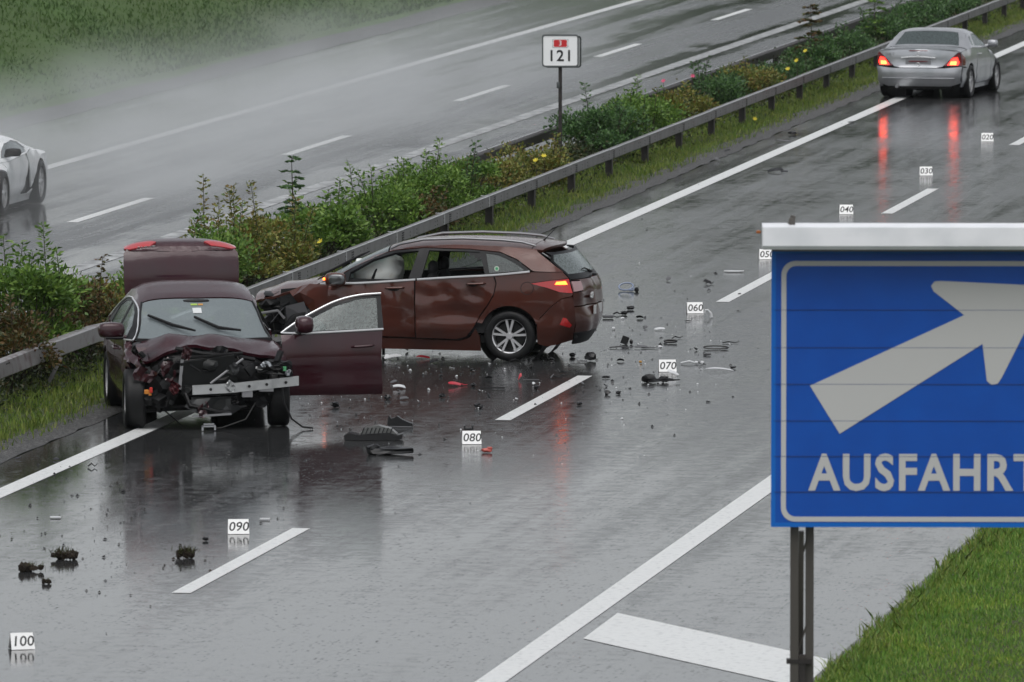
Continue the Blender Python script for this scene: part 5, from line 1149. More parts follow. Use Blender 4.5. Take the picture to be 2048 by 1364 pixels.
# ------------------------------------------------------------------ white sports car on the far carriageway, driving towards the bridge
P_white = paint('white_paint', (.72, .73, .74), .0, .3, .6)
M_head_on = mat('headlight_lit', (.9, .9, .85), .2, emis=((1.0, .93, .80), 30.0))
def build_sports():
    L = 4.46; root = empty('sports_car', (-31.05, 137.2-.95+L/2, 0), R(90))
    tag(root, 'low white sports car in spray on the far carriageway', 'car')
    prof = [(.12, .2, .3), (0, .38, .4), (.1, .5, .35), (.4, .62, .25), (.95, .76, .18), (1.2, .835, .16), (1.65, 1.02, .2), (2.05, 1.15, .16), (2.35, 1.175, .13), (2.65, 1.155, .13), (3.1, 1.045, .14), (3.6, .94, .13), (4.1, .875, .12), (4.36, .845, .12), (4.44, .72, .3), (4.46, .5, .35), (4.32, .25, .3)]
    plan = [(0, .75), (.4, .90), (1.0, .955), (1.8, .94), (2.6, .95), (3.5, .97), (4.1, .955), (4.46, .87)]
    belt = [(0, .6), (1.2, .78), (2.4, .84), (3.4, .84), (4.46, .8)]
    edge = [(.15, .46), (.4, .55), (.95, .69), (1.2, .765), (1.65, .945), (2.05, 1.075), (2.35, 1.10), (2.65, 1.08), (3.1, .97), (3.6, .875), (4.1, .815), (4.36, .79)]
    C = Car(L, prof, plan, belt, .78, edge, root); E = lambda xs: [(x, float(C.E(x))) for x in xs]
    WN = [(1.42, .835), (1.65, .92), (2.0, 1.035), (2.35, 1.068), (2.62, 1.03), (2.85, .93), (2.75, .87), (2.2, .85)]
    for side in (-1, 1):
        C.panel('roof_side', 'side', E((1.22, 1.45, 1.65, 1.85, 2.05, 2.2, 2.35, 2.5, 2.65, 2.85, 3.1)) + [(3.1, .90), (2.7, .845), (2.2, .825), (1.3, .785)], P_white, side=side, holes=(WN,), g=.08)
        C.panel('window', 'side', WN, glass_mat('glass_sport', (.05, .06, .06), .35, (.35, .38, .39)), side=side, inset=.012, rim=0)
        C.panel('door', 'side', [(1.28, .45), (1.22, .62), (1.26, .775), (1.8, .80), (2.2, .815), (2.62, .835), (2.72, .70), (2.55, .40), (2.35, .25), (1.36, .18)], P_white, side=side)
        C.panel('front_wing', 'side', E((.2, .4, .7, .95, 1.19)) + [(1.25, .77), (1.195, .62), (1.255, .45), (1.33, .18)] + arch(.95, .335, .37, 5, 170, 10) + [(.35, .3), (.15, .35)], P_white, side=side)
        C.panel('rear_wing', 'side', [(3.1, .89)] + E((3.15, 3.4, 3.6, 3.85, 4.1, 4.3)) + [(4.34, .6), (4.3, .3), (3.95, .26)] + arch(3.57, .345, .38, 5, 165, 10) + [(2.95, .30), (2.80, .62), (2.72, .84)], P_white, side=side)
        C.panel('air_intake', 'side', [(2.42, .24), (2.58, .40), (2.745, .68), (2.80, .58), (2.90, .30), (2.9, .22)], M_trim, side=side, inset=.05)
        C.panel('sill', 'side', [(1.3, .10), (1.3, .19), (2.36, .25), (2.42, .22), (2.95, .20), (3.15, .26), (3.18, .10)], P_white, side=side)
        mirror(C, 1.45, side*.86, .93, side, M_trim, d=(.18, .26, .13))
        wheel(C, .95, side*.845, .335, .245, side, (5, 'twin')); wheel(C, 3.57, side*.83, .345, .30, side, (5, 'twin'))
        for cx in (.95, 3.57): C.part('wheel_housing', MB().lathe([(.42, side*.35), (.42, side*.74)], 24, 'y', (cx, 0, .34)), M_inside)
        C.part('head_lamp', lump(MB(), (.34, side*.70, .535), (.30, .22, .09), 3, .02, 3), M_head_on, None, 60)
    C.top_panel('bonnet', [.17, .4, .65, .95, 1.18], P_white, (-.12, -.10), g=.10)
    C.top_panel('windscreen', [1.22, 1.45, 1.65, 1.85, 2.03], MATS['glass_sport'], (-.12, -.08), rim=0)
    C.top_panel('roof', [2.05, 2.2, 2.35, 2.5, 2.65], P_white, (-.06, .03), g=.09)
    C.top_panel('engine_cover', [2.67, 2.85, 3.1, 3.35, 3.6, 3.85], M_trim, (.03, .03), g=.1)
    C.top_panel('rear_deck', [3.87, 4.1, 4.3], P_white, (.03, .06), g=.1)
    bz = [(.86, .30), (.88, .5), (.80, .74), (0, .80), (-.80, .74), (-.88, .5), (-.86, .30)]
    C.panel('rear_fascia', 'rear', bz, M_trim, x0=4.0, g=.1)
    fz = [(.70, .22), (.78, .38), (.6, .5), (0, .52), (-.6, .5), (-.78, .38), (-.70, .22)]
    C.panel('front_fascia', 'front', fz, P_white, x0=.5, g=.1)
    C.part('underbody', MB().box((2.2, 0, .28), (3.2, 1.3, .24)).box((2.2, 0, .45), (1.6, 1.5, .2)), M_inside, None, None)
    return root
build_sports()
# ------------------------------------------------------------------ shrubs on the median
G1 = leaf_mat('leaves_green', [(0.052, 0.111, 0.018), (0.088, 0.182, 0.026), (0.130, 0.240, 0.036), (0.195, 0.305, 0.055), (0.065, 0.137, 0.023)])
G2 = leaf_mat('leaves_dark', [(0.028, 0.068, 0.024), (0.044, 0.101, 0.032), (0.068, 0.149, 0.039), (0.096, 0.192, 0.053), (0.039, 0.081, 0.028)])
G3 = leaf_mat('leaves_olive', [(0.090, 0.116, 0.024), (0.150, 0.180, 0.033), (0.220, 0.220, 0.040), (0.200, 0.124, 0.033), (0.080, 0.140, 0.027), (0.260, 0.240, 0.060)])
G4 = leaf_mat('leaves_rust', [(.055, .075, .018), (.040, .060, .014), (.085, .060, .018), (.120, .055, .020), (.070, .090, .022), (.150, .085, .03), (.045, .070, .016)])
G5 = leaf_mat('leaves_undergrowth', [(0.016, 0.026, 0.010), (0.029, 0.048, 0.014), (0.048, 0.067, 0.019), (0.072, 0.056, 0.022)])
M_bark = mat('bark', (.035, .026, .018), .85, bump=(40, .5, .01))
def leaves(P, D, ln, wd, seed):
    """one folded leaf (two faces) at each point, pointing along D"""
    q = np.random.default_rng(seed); n = len(P); D = D/np.linalg.norm(D, axis=1, keepdims=True)
    u = q.normal(size=(n, 3)); S = np.cross(D, u); S /= np.linalg.norm(S, axis=1, keepdims=True)+1e-9; Nn = np.cross(S, D)
    l = (ln*q.uniform(.65, 1.25, n))[:, None]; w = (wd*q.uniform(.7, 1.2, n))[:, None]
    a = P; m = P+D*l*.45-Nn*l*.06; t = P+D*l-Nn*l*.16*q.uniform(0, 1.6, (n, 1)); s1 = P+D*l*.42+S*w+Nn*w*.35; s2 = P+D*l*.42-S*w+Nn*w*.35
    V = np.concatenate([a, s1, t, s2, m], 0); i = np.arange(n)
    F = np.concatenate([np.stack([i, i+4*n, i+2*n, i+n], 1), np.stack([i, i+3*n, i+2*n, i+4*n], 1)], 0)
    return V, F
def shrub(name, label, y, h, ry, n, pal, seed, x=-23.1, rx=.62, shoots=6, ln=.068, wd=.019, fill=.78, shoot_pal=None, shoot_h=1.0, tall=None):
    """stems and crown; h = top of the highest shoot"""
    q = np.random.default_rng(seed); root = empty(name, (x, y, .03)); tag(root, label, 'shrub', 'shrubs along the median')
    hb = h*fill; K = int(11+ry*10); lumps = []
    for i in range(K):
        a = q.uniform(0, 2*np.pi); r = np.sqrt(q.random())*.86
        z = hb*(.22+.66*q.random()*(1-.30*r)); lumps.append((np.array([rx*r*np.cos(a), ry*r*np.sin(a), z]), q.uniform(.20, .36)*min(1.25, .55+hb*.5)))
    st = MB(); P = []; D = []
    for c, r in lumps:
        b0 = np.array([c[0]*.25, c[1]*.35, -.05]); mid = (b0*.5+c*.5)+q.normal(0, .04, 3); st.tube([b0, mid, c], [.016, .011, .006], 5)
        k = int(n/K); d = q.normal(size=(k, 3)); d /= np.linalg.norm(d, axis=1, keepdims=True); d[:, 2] = np.abs(d[:, 2])*.9-.25*(q.random(k) < .45)
        rad = r*q.random(k)**.42*q.uniform(.75, 1.15, k); p = c+d*rad[:, None]*np.array([1, 1.1, .95]); p[:, 2] = np.maximum(p[:, 2], .02); P.append(p)
        D.append(d*1.0+q.normal(0, .55, (k, 3))+np.array([0, 0, .25]))
    SP = []; SD = []
    for i in range(max(2, int(shoots*.7))):
        a = q.uniform(0, 2*np.pi); r = np.sqrt(q.random())*.75; b0 = np.array([rx*r*np.cos(a), ry*r*np.sin(a), hb*.62]); top = h*q.uniform(.72, 1.0)*shoot_h
        if i == 0: top = h
        e = b0+np.array([q.normal(0, .11), q.normal(0, .14), top-b0[2]]); st.tube([b0-np.array([0, 0, .25]), (b0+e)/2, e], [.008, .006, .003], 5)
        m = int(max(6, (top-b0[2])/.028)); t = np.linspace(.05, 1, m)
        for s_ in (-1, 1):
            az = q.uniform(0, 6.28)+np.arange(m)*1.9+(s_ > 0)*np.pi; pp = b0+(e-b0)*t[:, None]
            dd = np.stack([np.cos(az), np.sin(az), np.full(m, .35)], 1); SP.append(pp+dd*.01); SD.append(dd)
            pp2 = pp+dd*ln*.8; keep = q.random(m) < .75*(1-t*.6); SP.append(pp2[keep]); SD.append((dd+q.normal(0, .5, dd.shape))[keep])
    V, F = leaves(np.concatenate(P), np.concatenate(D), ln, wd, seed+1); crown = link('crown', mesh_np('crown', V, F), pal, root)
    if SP:
        V, F = leaves(np.concatenate(SP), np.concatenate(SD), ln*1.05, wd, seed+2); tag(link('shoots', mesh_np('shoots', V, F), shoot_pal or pal, root), kind='stuff')
    st.build('stems', M_bark, root, 60)
    return root
def sapling(name, label, y, h, seed, pal, x=-23.1, ln=.085, pairs=9, twig=.26):
    """young tree with arching compound twigs in tiers"""
    q = np.random.default_rng(seed); root = empty(name, (x, y, .03)); tag(root, label, 'sapling', 'shrubs along the median')
    st = MB(); st.tube([(0, 0, -.05), (.02, .01, h*.5), (0, 0, h)], [.018, .011, .004], 6); P = []; D = []
    for i in range(pairs):
        z = h*(.38+.60*i/(pairs-1)); L_ = twig*(1.05-.75*i/(pairs-1))
        for k in range(3):
            az = i*1.3+k*2.09+q.normal(0, .5); z = z+q.normal(0, .035); L_ = L_*q.uniform(.6, 1.2); d = np.array([np.cos(az), np.sin(az), .25]); pts = [np.array([0, 0, z])+d*L_*t-np.array([0, 0, .35*L_*t*t]) for t in np.linspace(0, 1, 5)]
            st.tube(pts, [.005, .004, .003, .002, .002], 4)
            for t in np.linspace(.25, 1, 7):
                p = np.array([0, 0, z])+d*L_*t-np.array([0, 0, .35*L_*t*t]); sd = np.array([-d[1], d[0], 0])
                for s_ in (-1, 1): P.append(p); D.append(sd*s_+d*.6+np.array([0, 0, -.15])+q.normal(0, .12, 3))
            P.append(pts[-1]); D.append(d)
    V, F = leaves(np.array(P), np.array(D), ln, ln*.24, seed); link('crown', mesh_np('crown', V, F), pal, root); st.build('trunk', M_bark, root, 60); return root
SH = [
    # name, label, y, top, half length, leaves, palette, seed, extra
    ('red_leaf_shrub', 'dark shrub with rusty leaves at the left edge behind the bent guardrail', 105.3, 1.30, .8, 1900, G4, 101, dict(shoots=5, rx=.55)),
    ('pointed_leaf_shrub', 'tall airy shrub with pointed green leaves rising above the kinked guardrail', 107.2, 1.87, .75, 2400, G1, 102, dict(shoots=8, ln=.09, wd=.022, fill=.84, shoot_pal=G1)),
    ('rust_brown_shrub', 'rust brown and green shrub left of the burgundy sedan roof', 109.2, 1.32, .9, 2200, G4, 103, dict(shoots=6)),
    ('leafy_shrub', 'yellowish green shrub just left of the raised boot lid', 111.3, 1.25, .9, 2300, G3, 104, dict(shoots=6, shoot_pal=G1)),
    ('leafy_shrub', 'dark green bush hidden mostly behind the raised boot lid', 114.2, 1.15, 1.2, 2200, G1, 105, dict(shoots=5)),
    ('leafy_shrub', 'fresh green bush just right of the raised boot lid', 117.6, 1.46, 1.0, 2600, G1, 106, dict(shoots=7)),
    ('spired_shrub', 'bush with tall thin brownish spires above the wagon bonnet', 119.9, 1.69, .8, 2000, G3, 107, dict(shoots=8, fill=.68)),
    ('olive_shrub', 'olive and ochre bush between the brownish spires and the tiered sapling', 121.9, 1.28, .9, 2300, G3, 108, dict(shoots=6)),
    ('leafy_shrub', 'dark green leafy bush with drooping twigs left of the gap in the hedge', 125.7, 1.30, .9, 2300, G1, 110, dict(shoots=8, ln=.085, wd=.022, shoot_pal=G1)),
    ('leafy_shrub', 'bright green spreading bush above the wagon roof, right of the gap', 130.9, 1.22, 1.1, 2600, G1, 111, dict(shoots=9)),
    ('leafy_shrub', 'bright green bush with a tall leafy shoot left of the kilometre sign', 134.2, 1.33, 1.1, 2500, G1, 112, dict(shoots=8)),
    ('brown_base_shrub', 'low brownish thicket under the bright green bushes', 132.4, .72, 1.4, 1500, G4, 113, dict(shoots=3, x=-22.75, rx=.35)),
    ('dark_shrub', 'dark green bush with two pointed tufts midway to the kilometre sign', 137.3, 1.17, 1.1, 2300, G1, 114, dict(shoots=7, shoot_pal=G2)),
    ('low_shrub', 'low olive hedge plant left of the kilometre sign post', 140.9, .86, 1.3, 2100, G3, 115, dict(shoots=4)),
    ('low_shrub', 'low reddish green plant at the foot of the kilometre sign', 144.4, .84, 1.5, 2200, G3, 116, dict(shoots=4)),
    ('dark_shrub', 'dark dense bush right of the kilometre sign post', 151.4, 1.30, 1.5, 3200, G2, 117, dict(shoots=8, rx=.75)),
    ('leafy_shrub', 'mid green bush with an upright leafy tip right of the dark bush', 156.6, 1.16, 1.6, 3000, G1, 118, dict(shoots=8)),
    ('rose_shrub', 'low bush dotted with pink roses beside the far guardrail', 161.6, .84, 1.7, 2300, G3, 119, dict(shoots=5)),
    ('dark_shrub', 'dark tufted bush between the pink roses and the yellow lilies', 166.1, 1.10, 1.5, 2400, G2, 120, dict(shoots=8)),
    ('olive_shrub', 'olive bush left of the yellow lilies', 169.8, .92, 1.7, 2300, G3, 121, dict(shoots=4)),
    ('dark_shrub', 'dark low bush right behind the yellow lilies', 174.3, .74, 1.8, 2200, G2, 122, dict(shoots=4)),
    ('dark_shrub', 'dark bush under the red leaved maple sapling', 180.0, .85, 1.9, 2600, G2, 123, dict(shoots=4)),
    ('dark_shrub', 'broad dark bush just left of the silver roadster roof', 185.4, .88, 2.2, 2600, G2, 124, dict(shoots=5)),
    ('dark_shrub', 'dark bush above the silver roadster boot', 191.5, .95, 2.2, 2400, G2, 125, dict(shoots=5)),
    ('dark_shrub', 'dark bush with pale pink blossom at the top edge of the picture', 197.5, 1.0, 2.4, 2400, G2, 126, dict(shoots=5)),
    ('dark_shrub', 'last dark bush of the median at the top right', 204.5, .85, 2.4, 2000, G2, 127, dict(shoots=5)),
]
for nm, lb, y, h, ry, n, pal, sd, kw in SH: shrub(nm, lb, y, h, ry, int(n*2.0), pal, sd, **kw)
sapling('ash_sapling', 'young ash sapling with tiered feathery twigs above the wagon bonnet', 123.7, 1.71, 131, G2)
sapling('maple_sapling', 'thin sapling with red brown leaves beside the far guardrail near the roadster', 179.6, 1.42, 132, G4, pairs=8, twig=.42, ln=.12)
sapling('ash_sapling', 'slim green sapling standing above the roadster rear window', 190.0, 1.22, 133, G1, pairs=7, twig=.30, ln=.10)
# dark litter and seedlings filling the foot of the hedge
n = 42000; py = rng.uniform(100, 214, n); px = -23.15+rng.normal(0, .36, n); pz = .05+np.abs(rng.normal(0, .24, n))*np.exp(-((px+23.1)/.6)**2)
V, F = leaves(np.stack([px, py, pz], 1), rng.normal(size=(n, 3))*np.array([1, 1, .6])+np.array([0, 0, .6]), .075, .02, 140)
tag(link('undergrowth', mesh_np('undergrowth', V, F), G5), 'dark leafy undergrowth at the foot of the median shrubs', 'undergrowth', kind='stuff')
# blossoms
def blossom(name, label, x, y, z, r, m, seed, petals=6, group=None):
    q = random.Random(seed); mb = MB()
    for k in range(petals):
        a = 2*math.pi*k/petals; d = Vector((math.cos(a), math.sin(a), .55)); s_ = Vector((-math.sin(a), math.cos(a), 0)); c = Vector((0, 0, 0))
        mb.raw([c, c+d*r*.6+s_*r*.28, c+d*r, c+d*r*.6-s_*r*.28], [(0, 1, 2, 3)])
    root = empty(name, (x, y, .03)); tag(root, label, 'flower', group)
    o = mb.build('petals', m, root, None); o.location = (0, 0, z); o.rotation_euler = (q.uniform(.5, 1.1), 0, q.uniform(-.5, .5))
    MB().tube([(0, 0, 0), (.01, .01, z*.6), (0, 0, z)], [.006, .005, .004], 5).build('stalk', M_bark, root)
M_yel = mat('petal_yellow', (.62, .52, .04), .6); M_pink = mat('petal_pink', (.55, .08, .16), .6); M_pale = mat('petal_pale', (.55, .35, .32), .6)
for x, y, z, lb in ((-22.50, 122.6, .62, 'yellow lily bloom behind the rail above the wagon bonnet'), (-22.42, 140.8, .66, 'left bloom of the yellow lilies at the kilometre sign'), (-22.42, 141.6, .68, 'right bloom of the yellow lilies at the kilometre sign'),
                    (-22.45, 171.2, .60, 'lowest yellow lily left of the roadster'), (-22.45, 172.5, .70, 'middle yellow lily left of the roadster'), (-22.45, 173.8, .82, 'topmost yellow lily left of the roadster')):
    blossom('yellow_lily', lb, x, y, z, .05, M_yel, int(y*7), group='yellow lilies behind the guardrail')
for x, y, z, lb in ((-23.4, 161.4, .86, 'left pink rose above the low bush by the far guardrail'), (-23.3, 164.4, .80, 'right pink rose above the low bush by the far guardrail')):
    blossom('pink_rose', lb, x, y, z, .045, M_pink, int(y*3), 7, 'pink roses on the median')
blossom('pale_blossom', 'pale pink blossom in the dark bush at the top edge', -23.0, 197.9, .98, .08, M_pale, 5, 7)
blossom('grass_flower', 'small yellow flower lying low in the grass by a guardrail post', -22.0, 163.2, .10, .045, M_yel, 6, 6)
# ------------------------------------------------------------------ debris on the carriageway
M_dbk = mat('debris_black', (.010, .010, .011), .35)
M_dgy = mat('debris_grey', (.10, .10, .105), .4)
M_dwh = mat('debris_white', (.58, .59, .60), .35)
M_dsi = mat('debris_silver', (.42, .43, .45), .25, metal=.6)
M_drd = mat('debris_red', (.45, .02, .035), .3, coat=.5)
M_drp = mat('debris_red_pale', (.50, .10, .08), .4)
M_amb = mat('debris_amber', (.45, .22, .03), .3)
M_soil = mat('clod_soil', (.020, .014, .008), .95, bump=(60, .9, .02))
cosA, sinA = math.cos(R(9.197)), math.sin(R(9.197))
def at(px, py):
    """spot on the road seen at a photo pixel (flat ground, calibrated lens)"""
    Y = py+770.0; k = 9.171/(Y*.99687); lat = k*(px-1024); D = k*(18380.4-Y*.0790)
    return (lat*cosA-D*sinA, lat*sinA+D*cosA)
def shard(w, d, h, seed, bend=.3):
    """irregular broken plate, curved"""
    q = random.Random(seed); n = 9; poly = [(w/2*math.cos(t)*q.uniform(.6, 1.05), d/2*math.sin(t)*q.uniform(.6, 1.05)) for t in np.linspace(0, 2*math.pi, n+1)[:-1]]
    v2, F = fill2d(poly, (), max(w, d)/5); z = h*(.35+.5*np.cos(v2[:, 0]/w*3+q.uniform(-1, 1)))+bend*h*np.sin(v2[:, 1]/d*4); z = z-z.min()+.003
    V = np.stack([v2[:, 0], v2[:, 1], z], 1); m = len(V); th = np.array([0, 0, .006]); mb = MB()
    mb.raw(list(V+th)+list(V), [tuple(map(int, f)) for f in F]+[tuple(int(i)+m for i in f[::-1]) for f in F]); return mb
def place(name, label, px, py, mb, m, rz=0, cat='debris', smooth=30, group='crash debris'):
    x, y = at(px, py); o = mb.build(name, m, None, smooth); o.location = (x, y, .005); o.rotation_euler = (0, 0, R(9.2+rz)); tag(o, label, cat, group); return o
def chunk(w, d, h, seed, amp=.25): return lump(MB(), (0, 0, h*.5), (w, d, h), seed, amp, 2)
def stick(l, r, seed):
    q = random.Random(seed); return MB().tube([(-l/2, 0, r), (-l*.1, q.uniform(-.02, .03), r+q.uniform(0, .03)), (l*.25, q.uniform(-.03, .03), r), (l/2, q.uniform(-.04, .04), r+q.uniform(0, .04))], [r, r*1.1, r*.8, r*.6], 6)
def loop(w, d, r, lift=.05):
    return MB().tube([(w/2*math.cos(t), d/2*math.sin(t), r+lift*.5*(1+math.sin(t))) for t in np.linspace(0, 2*math.pi, 22)], r, 6, False)
def bits(*mbs):
    a = MB()
    for m in mbs: a.raw(m.v, m.f)
    return a
def moved(mb, x, y, z=0, rz=0): return mb.xf(Matrix.Translation((x, y, z)) @ Matrix.Rotation(R(rz), 4, 'Z'))
# the bigger finds, one by one
o = place('lamp_fragment', 'silver lamp bracket lying under the sedan front on a cable', 417, 862, bits(moved(MB().box((0, 0, .05), (.16, .05, .02)), 0, 0), moved(MB().box((-.07, 0, .03), (.02, .05, .06)), 0, 0), moved(MB().box((.07, 0, .03), (.02, .06, .05)), 0, 0), moved(MB().box((0, -.02, .075), (.12, .03, .015)), 0, 0)), M_dsi, 10)
tray = empty('lamp_tray', (*at(748, 880), .004), R(9.2-3)); tag(tray, 'large black ribbed tray with silver vanes left of the two black lumps', 'debris', 'crash debris')
MB().prism([(-.32, .0), (-.33, .05), (-.27, .085), (-.18, .06), (-.06, .075), (.18, .085), (.27, .06), (.33, .075), (.32, .02), (.25, 0)], -.12, .12).build('shell', M_dbk, tray, 30)
MB().prism([(-.17, .06), (-.10, .13), (.05, .165), (.19, .13), (.26, .07)], -.08, .10).build('hood', mat('debris_dull_silver', (.16, .165, .16), .3, metal=.4), tray, 30)
for k in range(8): MB().box((-.12+k*.045, -.085, .10), (.012, .012, .09), rot=Matrix.Rotation(R(22), 3, 'Y')).build('vane', M_dbk, tray, None)
shoe = empty('black_shoe_shape', (*at(800, 855), .004), R(9.2-6)); tag(shoe, 'black shoe shaped lump right behind the ribbed tray', 'debris', 'crash debris')
MB().prism([(-.13, 0), (-.14, .05), (-.13, .12), (-.115, .13), (-.10, .10), (-.06, .11), (-.03, .13), (.03, .09), (.10, .06), (.145, .045), (.15, .02), (.14, 0)], -.045, .045).build('upper', M_dbk, shoe, 40)
MB().box((0, 0, .006), (.29, .10, .018), bev=.004).build('sole', M_dgy, shoe, None)
place('torn_cover', 'long crumpled black cover lying in front of the ribbed tray', 783, 910, bits(chunk(.46, .16, .085, 401, .3), moved(chunk(.14, .08, .11, 402, .3), -.2, .02), moved(stick(.18, .012, 403), -.22, .03, .06, 60)), M_dbk, 0)
place('red_clip', 'small red plastic piece right of number tent 080', 974, 906, bits(chunk(.12, .06, .05, 404, .2), moved(MB().box((.03, 0, .05), (.05, .05, .02), bev=.005), 0, 0)), M_drp, 15)
place('black_clip', 'small black bracket just behind number tent 080', 937, 861, bits(MB().box((0, 0, .012), (.10, .05, .02)), MB().box((-.045, 0, .03), (.014, .05, .045)), MB().box((.045, 0, .03), (.014, .05, .045))), M_dbk, 5)
place('red_lens_shard', 'bright red lens fragment on the wet road between the cars and tent 080', 910, 773, bits(shard(.24, .08, .05, 405), moved(stick(.12, .006, 406), .12, .05)), M_drd, 25)
place('red_rod', 'small red tipped rod right of the red lens fragment', 1040, 762, bits(shard(.05, .03, .07, 407)), M_drd, 0)
place('trim_strip', 'thin dark strip right of the red lens fragment', 985, 778, bits(MB().box((0, 0, .01), (.30, .025, .015))), M_dbk, -4)
place('trim_strip', 'thin grey strip lying left of the wagon rear wheel reflection', 1062, 762, bits(MB().box((0, 0, .01), (.20, .02, .012))), M_dgy, -2)
place('broken_white_fragment', 'white broken panel on the road under the wagon front door', 785, 719, bits(shard(.24, .14, .05, 408), moved(shard(.10, .08, .06, 409), -.06, .02)), M_dwh, 5)
place('red_strip', 'dark red strip under the wagon rear door', 848, 718, bits(shard(.22, .05, .03, 410)), M_drd, 5)
place('bent_plate', 'white grey curved plate below the open burgundy door', 800, 778, shard(.18, .10, .04, 411), M_dwh, 10)
place('bent_plate', 'grey flake in front of the white curved plate', 808, 800, shard(.16, .07, .03, 412), M_dgy, 20)
place('black_clump', 'black clump beside the open door corner', 670, 815, chunk(.10, .08, .06, 413, .4), M_dbk)
place('black_clump', 'black lump right of the wagon rear wheel near the lane dash', 1180, 722, chunk(.13, .10, .10, 414, .25), M_dbk)
place('black_clump', 'small black wedge between the rear wheel and the black lump', 1144, 715, chunk(.06, .05, .05, 415, .4), M_dbk)
place('mirror_ring', 'blue grey oval mirror frame with a black stub behind the wagon', 1252, 582, bits(loop(.20, .12, .012, .09), moved(stick(.08, .016, 416), .10, -.05, 0, 25)), mat('debris_blue_grey', (.20, .24, .33), .25), -20)
place('mirror_stub', 'black stub at the end of the oval mirror frame', 1273, 584, chunk(.07, .05, .06, 417, .3), M_dbk)
place('black_block', 'black block farther from the wagon, upper of two', 1261, 620, chunk(.10, .06, .05, 418, .2), M_dbk)
place('black_block', 'black winged block, lower left of two behind the wagon bumper', 1248, 630, bits(chunk(.09, .06, .05, 419, .2), moved(stick(.12, .01, 420), -.08, 0)), M_dbk)
place('white_block', 'pale flat block just right of the wagon rear bumper', 1216, 637, bits(MB().box((0, 0, .022), (.14, .09, .035), bev=.008)), M_dgy, 5)
place('oval_lid_fragment', 'white oval cap on the road midway between the wagon and tent 060', 1319, 661, bits(shard(.17, .12, .03, 421)), M_dwh, 5)
place('white_bead', 'white knob close to the wagon bumper', 1227, 660, chunk(.045, .04, .035, 422, .1), M_dwh)
place('curved_trim', 'curved white trim piece standing right of tent 060', 1415, 636, MB().tube([(.05, 0, .004), (.045, 0, .05), (.0, 0, .10), (-.03, 0, .10), (-.035, 0, .06)], [.022, .02, .015, .012, .01], 8), M_dwh, 10)
place('black_wing', 'black winged shard up the road behind tent 060', 1415, 569, bits(shard(.14, .06, .05, 423), moved(stick(.12, .008, 424), .03, .02)), M_dbk, -5)
place('grey_shard', 'grey white shard left of the black winged shard', 1337, 562, bits(shard(.10, .08, .04, 425)), M_dgy, 30)
place('white_crescent', 'white crescent sliver left of the middle lane dash', 1468, 545, MB().tube([(-.14, .03, .012), (-.06, -.01, .01), (.05, -.015, .01), (.14, .03, .014)], [.008, .016, .016, .008], 6), M_dwh)
place('plastic_sheet_piece', 'black square panel with a peg below the white oval cap', 1253, 689, bits(MB().box((-.02, 0, .05), (.09, .02, .10), rot=Matrix.Rotation(R(20), 3, 'Y')), moved(chunk(.04, .04, .06, 426, .2), .06, 0)), M_dbk)
place('grey_flap', 'long grey flap right of the black square panel', 1283, 697, bits(shard(.22, .10, .03, 427), moved(stick(.2, .007, 428), .1, -.02)), M_dgy, -4)
place('black_tube', 'short black tube right of the grey flap', 1341, 687, bits(loop(.15, .06, .014, .02)), M_dbk, 8)
place('wire_frame', 'thin black wire frame in the open lane right of tent 070', 1431, 699, bits(loop(.30, .06, .008, .03), moved(stick(.1, .008, 429), .12, .02)), M_dbk, -2)
place('grey_capsule', 'small grey capsule in the lane above tent 070', 1414, 712, chunk(.10, .05, .035, 430, .1), M_dgy)
place('black_debris_heap', 'heap of dark broken parts in front of tent 070', 1318, 766, bits(moved(shard(.40, .16, .04, 431), 0, 0), moved(chunk(.16, .09, .09, 432, .3), -.12, .06), moved(chunk(.10, .08, .08, 433, .3), .06, .06), moved(stick(.3, .012, 434), .1, 0, .02)), M_dbk)
place('white_flap', 'white flap beside the dark heap at tent 070', 1345, 752, shard(.16, .10, .05, 435), M_dwh, 5)
place('bolt_link', 'white and black link right of tent 070', 1383, 729, bits(stick(.26, .012, 436), moved(chunk(.05, .05, .04, 437, .1), .06, 0), moved(chunk(.05, .05, .04, 438, .1), .13, 0)), M_dwh, -4)
place('white_vane', 'long white vane lying in the lane left of the exit sign', 1442, 743, bits(shard(.40, .09, .05, 439, .1)), M_dwh, 3)
place('black_splinter', 'black splinter at the tip of the long white vane', 1466, 738, chunk(.06, .04, .03, 440, .4), M_dbk)
place('yellow_bead', 'small amber bead left of tent 070', 1281, 727, chunk(.035, .03, .03, 441, .2), M_amb)
place('black_ring', 'small black ring in the lane left of the heap at tent 070', 1212, 757, loop(.09, .07, .008, .01), M_dbk)
place('grey_fin', 'grey splinter above the lane dash behind the wagon', 1243, 697, bits(stick(.30, .008, 442)), M_dgy, -3)
place('black_clump', 'black crumb pair below the heap at tent 070', 1215, 790, chunk(.07, .06, .05, 443, .4), M_dbk)
place('black_clump', 'black crumb right beside the crumb pair', 1237, 789, chunk(.06, .05, .04, 444, .4), M_dbk)
place('black_rag', 'black flattened rag far up the lane beside the guardrail', 1552, 345, bits(shard(.30, .14, .06, 445), moved(shard(.16, .1, .03, 446), .13, -.02)), M_dbk)
place('black_sliver', 'dark sliver just below the silver roadster on the road', 1703, 246, shard(.16, .05, .02, 447), M_dbk)
place('edge_scrap', 'pale scrap lying on the white edge line up the road', 1572, 285, bits(shard(.28, .10, .03, 448), moved(stick(.1, .01, 449), -.12, .03, .02, 40)), M_dgy)
place('edge_scrap', 'dark scrap on the gravel beside the white edge line', 1585, 270, chunk(.14, .10, .06, 450, .35), M_dbk)
place('edge_scrap', 'whitish scrap on the gravel farther down towards the wagon', 1434, 322, shard(.14, .10, .06, 451), M_dgy)
